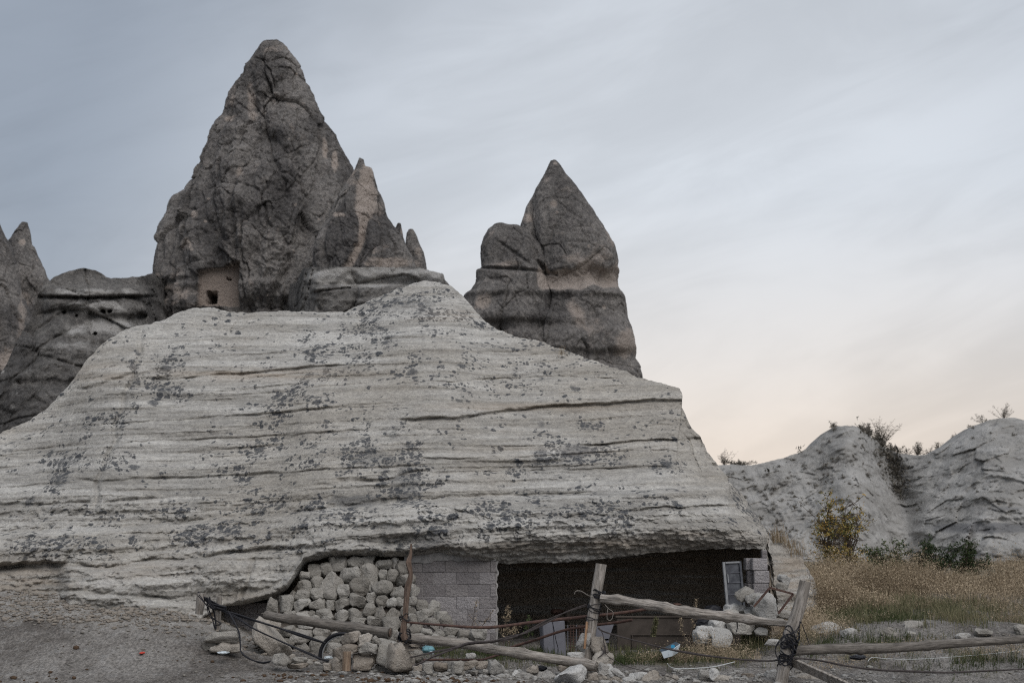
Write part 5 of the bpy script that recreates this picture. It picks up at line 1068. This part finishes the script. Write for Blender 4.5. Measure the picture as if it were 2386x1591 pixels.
for j, (px, Yc, rx, ry, h_, n_) in enumerate([(1925, 27.5, .8, .8, .85, 900), (2010, 28.5, .9, .8, .8, 900), (2060, 27.5, .5, .6, .62, 500), (2150, 28, .5, .5, .45, 350), (2300, 28.5, .5, .5, .6, 400), (2370, 29, .5, .5, .7, 400), (2215, 28, .35, .4, .5, 250), (1885, 24.0, .5, .6, .60, 800), (1860, 23.2, .35, .5, .5, 500), (1925, 24.4, .5, .7, .55, 700), (1990, 25, .7, .7, .40, 700), (2120, 31, 1.5, 1.5, .45, 900), (2280, 32, 1.6, 1.5, .45, 900), (2230, 27, 1.2, 1.2, .3, 700), (2000, 29.5, 1.3, 1.4, .7, 900), (1900, 26, .75, 1.0, .62, 900), (1990, 27.5, .9, 1.1, .66, 1200), (2085, 28.5, .8, 1.2, .55, 900), (1860, 24.6, .35, .6, .45, 350), (2200, 29.5, 1.0, 1.2, .42, 800), (2330, 29, 1.1, 1.4, .50, 1100), (2400, 27, .6, 1.0, .5, 500), (1945, 30, .9, 1.0, .7, 700)]):
    brush('dry_brush', n_, ((px - CX) / F * Yc, Yc), (rx, ry), h_ * .6, h_ * 1.15, 30 + j, kind='stuff')
for j, (px, Yc, rx, h_, n_) in enumerate([(1900, 21.6, .5, .26, 260), (1985, 22.4, .6, .2, 220), (2060, 24.5, .8, .25, 300), (2180, 25, .9, .28, 350), (2330, 24.5, .9, .35, 450), (2386, 22.5, .7, .3, 300), (2250, 22.5, .8, .14, 200), (2110, 20.2, .8, .12, 200), (2330, 19.8, .8, .16, 250), (1935, 19.9, .6, .12, 150), (1870, 22.3, .4, .4, 300), (1560, 20.9, .35, .28, 220), (1640, 20.7, .45, .34, 380), (1490, 20.9, .3, .26, 160), (1700, 21.0, .4, .25, 200), (1820, 22.9, .35, .45, 260), (1800, 23.4, .35, .35, 200)]):
    brush('dry_brush', n_, ((px - CX) / F * Yc, Yc), (rx, .3), h_ * .5, h_ * 1.1, 60 + j, .008, 9, kind='stuff')
def shrub(name, label, cat, px, base_py, Yc, h, w, seed, nst, nleaf, leaf, mat, tint, parts=True, bare=.0, up=1.0, group=None, tf=None, gap=.0):
    r = random.Random(seed); rn = np.random.RandomState(seed); b = at(px, base_py, Yc); b = Vector((b[0], Yc, b[2] - .05)); t_ = thing(name, label, cat, b, group); tips = []
    mb = MB()
    for s_ in range(nst):
        a = r.uniform(0, 6.28); q = r.uniform(0, 1); d = Vector((math.cos(a) * w * q, math.sin(a) * w * q * .8, h * r.uniform(.6, 1.05) * (1 - .25 * q))); p = b + Vector((r.uniform(-.05, .05) * w, r.uniform(-.05, .05), 0)); pts = [p]; m_ = 7
        for i in range(1, m_ + 1):
            f = i / m_; pts.append(p + Vector((d.x * f ** (1 + .5 * up), d.y * f ** (1 + .5 * up), d.z * f)) + Vector((r.gauss(0, .03), r.gauss(0, .03), 0)) * h * f)
        r0 = .011 * h / 1.0 + .004; mb.tube(pts, [r0 * (1 - .85 * i / m_) for i in range(m_ + 1)], 5, cap=False)
        for i in range(2, m_ + 1):
            for _ in range(3):
                e = Vector((r.gauss(0, 1), r.gauss(0, 1), r.uniform(-.1, 1.1))).normalized() * h * r.uniform(.08, .2); e2 = pts[i] + e; mid = pts[i] + e * .5 + Vector((0, 0, -.01)); mb.tube([pts[i], mid, e2], [r0 * .3, r0 * .22, r0 * .12], 4, cap=False)
                tips += [(pts[i], e2)]
    mb.build('stems', M['twig'], t_)
    if nleaf:
        T0 = np.array([a_[:] for a_, _ in tips]); T1 = np.array([b_[:] for _, b_ in tips]); i = rn.randint(0, len(tips), nleaf); f = rn.uniform(.2, 1.15, nleaf)[:, None]
        c = T0[i] + (T1[i] - T0[i]) * f + rn.normal(0, leaf * 1.1, (nleaf, 3))
        if gap: keep = pn(c[:, 0] * 3.2 / h ** .5, c[:, 1] * 3.2, c[:, 2] * 3.2, seed) > -gap; c = c[keep]
        n_ = len(c); e1 = rn.normal(0, 1, (n_, 3)); e1 /= np.linalg.norm(e1, axis=1)[:, None]; e2 = rn.normal(0, 1, (n_, 3)); e2 -= e1 * (e1 * e2).sum(1)[:, None]; e2 /= np.linalg.norm(e2, axis=1)[:, None]
        s_ = leaf * rn.uniform(.6, 1.3, n_)[:, None]; V = np.stack([c - e1 * s_, c + e2 * s_ * .5, c + e1 * s_, c - e2 * s_ * .5], 1).reshape(-1, 3)
        tn = np.clip(rn.uniform(*tint, n_) + .5 * pn(c[:, 0] * 2.5, c[:, 1] * 2.5, c[:, 2] * 2.5, seed + 1), 0, 1)
        me = mesh_np('foliage', V, np.arange(len(V)).reshape(-1, 4), M[mat], False, {'tint': np.repeat(tn, 4)}); o = link('foliage', me, t_, kind='stuff')
    return t_
shrub('shrub', 'tall autumn shrub with orange and green leaves at the end of the outcrop', 'shrub', 1938, 1350, 31, 1.88, .40, 3, 15, 6500, .024, 'leaf_orange', (-.1, .9), gap=.12)
shrub('shrub', 'right-hand half of the autumn shrub clump, with one long sprig above the rest', 'shrub', 1985, 1350, 31.6, 2.0, .38, 5, 11, 4800, .024, 'leaf_orange', (-.1, .9), gap=.12)
shrub('shrub', 'low green sprawl at the right foot of the autumn shrubs', 'shrub', 2045, 1350, 32, .85, .7, 6, 14, 4500, .024, 'leaf_green', (.3, 1.1), gap=.2)
shrub('shrub', 'thin upright green sapling between the autumn shrubs and the dark bush', 'sapling', 2085, 1350, 32, 1.05, .12, 8, 4, 500, .024, 'leaf_green', (.4, 1.1))
shrub('shrub', 'wide dark green bush on the flat below the hills', 'bush', 2170, 1368, 34, 1.15, .95, 9, 24, 12000, .024, 'leaf_green', (-.3, .4), gap=.2)
shrub('shrub', 'darkest right half of the low bush below the hills', 'bush', 2250, 1366, 33.5, 1.1, .7, 10, 18, 8000, .024, 'leaf_green', (-.2, .6), gap=.2)
shrub('shrub', 'bare brown twiggy bush left of the dark bush', 'bush', 2125, 1358, 33, .7, .4, 12, 12, 500, .016, 'scrub', (0, 1))
for lab, px, py, Yc, h_, w_, n_ in [('round leafless bush on the skyline beside the outcrop edge', 1688, 1086, 80, .95, .75, 14), ('spreading leafless bush on the hill crest right of its flat knob', 2050, 1046, 74, 1.6, 1.5, 22), ('small leafy bush in the saddle of the hills', 2138, 1062, 80, .85, .35, 8),
                                  ('wispy bare bush on top of the right hill', 2338, 976, 74, .85, 1.0, 12), ('thin bare twigs on the left shoulder of the right hill', 2290, 985, 74, .5, .5, 5), ('dry tuft on the crest where the right hill starts to rise', 2186, 1052, 79, .7, .5, 9), ('single upright weed on the slope of the right hill', 2222, 1036, 77, .8, .2, 4), ('scattered stems in the bottom of the saddle', 2110, 1061, 80, .55, 1.0, 9)]:
    shrub('bare_bush', lab, 'bush', px, py, Yc, h_, w_, int(px), n_, 260 if 'leafy' not in lab else 900, .03, 'scrub', (0, 1), up=.3)
for lab, px, py, Yc, h_, w_, n_, lf in [('dense dry bush growing down the right shoulder of the flat knob', 2022, 1018, 73, .7, .9, 10, 900), ('brown brush at the head of the gully', 2045, 1034, 74, .8, 1.0, 12, 900), ('low brown brush where the gully meets the saddle', 2078, 1056, 76, .5, 1.0, 10, 700), ('dark bush clinging to the left edge of the knob', 1944, 1008, 74, .6, .3, 8, 500), ('little dark bush on the right edge of the knob', 2008, 1004, 72.5, .45, .35, 7, 400), ('fringe of dry stems right of the saddle', 2165, 1060, 79, .45, 1.2, 14, 300), ('dark low hedge-like scrub on the crest beside the outcrop', 1725, 1084, 79, .35, 1.1, 10, 1200), ('small dark shrub on the steep left edge of the right hill', 2262, 1006, 75.5, .45, .3, 6, 400)]:
    shrub('crest_bush', lab, 'bush', px, py, Yc, h_, w_, int(px) + 1, n_, lf, .035, 'scrub', (0, 1), up=.3)
gsel = hv[:190 * len(hcols)]; gx_, gy_ = proj(gsel); rg = np.random.RandomState(9)
gm_ = np.exp(-((gx_ - np.interp(gy_, [1010, 1050, 1100, 1150], [2022, 2066, 2080, 2098])) / np.interp(gy_, [1010, 1060, 1110, 1160], [10, 26, 24, 12])) ** 2) * (gy_ > 1008) * (gy_ < 1165) * (.5 + .8 * pn(gx_ * .05, gy_ * .05, 0, 12)) + .05 * (gx_ > 1690) * (gx_ < 2000) * (pn(gx_ * .03, gy_ * .05, 0, 14) > .25)
gi = np.where(rg.rand(len(gsel)) < gm_ * .24)[0]; c = np.repeat(gsel[gi], 9, 0) + rg.normal(0, .16, (len(gi) * 9, 3)) + [0, 0, .1]
V = np.stack([c, c + rg.normal(0, .08, c.shape), c + rg.normal(0, .08, c.shape)], 1).reshape(-1, 3)
link('gully_scrub', mesh_np('gully_scrub', V, np.arange(len(V)).reshape(-1, 3), M['scrub'], False, {'tint': np.repeat(rg.rand(len(c)) * .7, 3)}), kind='stuff')
# dark scrub tufts dotted over the hillside, every one an object
r = np.random.RandomState(44)
def tuft_me(sd, n=150):
    q = np.random.RandomState(sd); c = q.normal(0, .26, (n, 3)); c[:, 2] = np.abs(c[:, 2]) * 1.0; e1 = q.normal(0, .09, (n, 3)); e2 = q.normal(0, .09, (n, 3)); V = np.stack([c, c + e1, c + e2], 1).reshape(-1, 3)
    return mesh_np('scrub_tuft', V, np.arange(len(V)).reshape(-1, 3), M['scrub'], False, {'tint': np.repeat(q.rand(n), 3)})
TM = [tuft_me(s_) for s_ in range(6)]
hx, hy = proj(hv); vis = np.arange(len(hv)) < 190 * len(hcols)
want = [(1910, 1055, 12), (1925, 1086, 14), (1945, 1002, 14), (1805, 1140, 16), (1835, 1115, 10), (1760, 1135, 10), (1900, 1133, 12), (2020, 1108, 14), (2036, 1058, 10), (2010, 1005, 12), (1812, 1215, 12), (2026, 1205, 12), (2138, 1190, 10), (1780, 1155, 10), (1850, 1180, 8), (1958, 1165, 8), (2310, 1010, 7), (2360, 1015, 9), (2268, 1022, 8), (2335, 1092, 9), (1872, 1085, 9), (1785, 1108, 9), (1732, 1100, 9), (2360, 1290, 8), (2265, 995, 8)]
for i in range(150):
    if i < 95: want.append((r.uniform(1690, 2000), 0, r.uniform(4, 11))); f_ = r.rand(); want[-1] = (want[-1][0], np.interp(want[-1][0], [c[0] for c in HC], [c[1] for c in HC]) + 14 + f_ * (130 + 90 * (want[-1][0] > 1800)), want[-1][2])
    elif i < 125: y = r.uniform(1020, 1150); want.append((np.interp(y, [1010, 1050, 1150], [2025, 2065, 2095]) + r.normal(0, 12), y, r.uniform(7, 14)))
    else: want.append((r.uniform(2120, 2386), r.uniform(1070, 1190), r.uniform(4, 8)))
for i, (x, y, s_) in enumerate(want):
    j = np.argmin((hx - x) ** 2 + (hy - y) ** 2 + (~vis) * 1e9); p = hv[j]; o = link('hill_scrub', TM[i % 6], None, p); sc = s_ * p[1] / F / .9; o.scale = (sc * 1.3, sc, sc); o.rotation_euler = (0, 0, r.uniform(0, 6))
    reg = 'in the dark gully between the two hills' if 2010 < x < 2112 and y < 1165 else 'on the pale slope of the left hill' if x < 2050 else 'on the layered face of the right hill'
    big = 'larger round' if s_ > 9 else 'small'
    o['label'] = big + ' dark tuft of scrub ' + reg; o['category'] = 'scrub'; o['group'] = big + ' scrub tufts ' + reg
# tall weeds
def weed(label, base, top, Y, seed, mat='dry', n=240, spread=.05, fl=.010, t0=.35, tint=(.0, .7), br=10):
    rn = np.random.RandomState(seed); rr_ = random.Random(seed); A = Vector(at(*base, Y)); B = Vector(at(*top, Y)); t_ = thing('weed', label, 'weed', A); mb = MB(); pts = [A + (B - A) * (i / 6) + Vector((rr_.gauss(0, .006), 0, 0)) for i in range(7)]; mb.tube(pts, [.006 * (1 - .12 * i) for i in range(7)], 5, cap=False); cs = []
    for i in range(br):
        f = t0 + (1 - t0) * i / br; p = A + (B - A) * f; e = Vector((rr_.choice((-1, 1)) * spread * rr_.uniform(.5, 1.6), rr_.gauss(0, spread), spread * rr_.uniform(.3, 1.6))) * (1.25 - f); mb.tube([p, p + e], [.003, .0015], 4, cap=False); cs.append((p, p + e))
    cs.append((A + (B - A) * .75, B)); mb.build('stem', M['twig'], t_); i = rn.randint(0, len(cs), n); T0 = np.array([a[:] for a, _ in cs])[i]; T1 = np.array([b[:] for _, b in cs])[i]; c = T0 + (T1 - T0) * rn.uniform(.1, 1.1, n)[:, None] + rn.normal(0, .012, (n, 3))
    V = np.stack([c, c + rn.normal(0, fl, c.shape), c + rn.normal(0, fl, c.shape)], 1).reshape(-1, 3); me = mesh_np('seed_heads', V, np.arange(len(V)).reshape(-1, 3), M[mat], False, {'tint': np.repeat(np.clip(rn.uniform(*tint, n), 0, 1), 3)}); link('seed_heads', me, t_, kind='stuff')
weed('tall dry reddish weed at the right edge of the block wall', (1170, 1508), (1184, 1412), 21.5, 1, n=420, spread=.08)
weed('lower bushy dry weed beside the tall reddish weed', (1180, 1508), (1196, 1462), 21.5, 2, n=420, spread=.13)
weed('faint thin weed in front of the block wall', (1095, 1490), (1110, 1395), 22.2, 3, n=120, spread=.06)
weed('second faint weed leaning right in front of the block wall', (1100, 1490), (1150, 1420), 22.2, 4, n=90, spread=.05)
weed('upright green mullein-like weed in front of the trough', (1523, 1505), (1529, 1440), 21.3, 5, 'grass', 700, .035, .013, .35, (.2, 1.0), 18)
weed('thin dry weed left of the boulder pile', (1605, 1500), (1625, 1395), 21.0, 6, n=200, spread=.05, tint=(.2, .8))
weed('dead weed stalk leaning over the dry stones right of the trough', (1600, 1505), (1585, 1440), 21.0, 7, n=160, spread=.06)
weed('dark leafy weed growing in the opening beside the cabinet', (1228, 1500), (1232, 1438), 22.3, 8, 'leaf_green', 260, .06, .014, .2, (0, 1), 12)
weed('white-headed dry weed in front of the dark bush', (2178, 1395), (2176, 1318), 27.5, 9, n=420, spread=.12, tint=(.7, 1.4))
weed('pale seed-headed weed on the right bank', (2330, 1432), (2320, 1385), 26.0, 10, n=420, spread=.2, tint=(.7, 1.4))
weed('burnt dark stake-like stalk at the far right below the hill', (2336, 1350), (2326, 1312), 34, 11, 'scrub', 60, .03)
sh_ = [(1806, 1262, 23.6, .42), (1818, 1262, 23.7, .48), (1835, 1275, 23.9, .36), (1850, 1292, 24.0, .25)]
for i, (x, y, Yc, h_) in enumerate(sh_):
    P = at(x, y, Yc); pt = np.repeat(P[None], 60 if i < 2 else 130, 0) + np.random.RandomState(70 + i).normal(0, .05 if i < 2 else .13, (60 if i < 2 else 130, 3)) * [1, 1, .2]
    blades('grass_tuft', pt, h_ * .3, h_, .004, 80 + i, .55, 'dry', (0, .9), label=['tallest orange dry grass tuft on the outcrop end', 'dry grass tuft leaning right on the outcrop end', 'rounded orange tuft on the sloping end of the outcrop', 'lowest orange tuft where the outcrop end meets the brush'][i], category='grass tuft')
P = at(1310, 823, 26.6); blades('grass_tuft', np.repeat(P[None], 90, 0) + np.random.RandomState(5).normal(0, .05, (90, 3)), .03, .13, .003, 90, 1.0, 'dry', (0, .5), label='tiny brown tuft growing alone on the upper slope of the outcrop', category='grass tuft')
for o in bpy.data.objects:
    if o.type == 'MESH' and o.name.split('.')[0] == 'lid_strip': pass
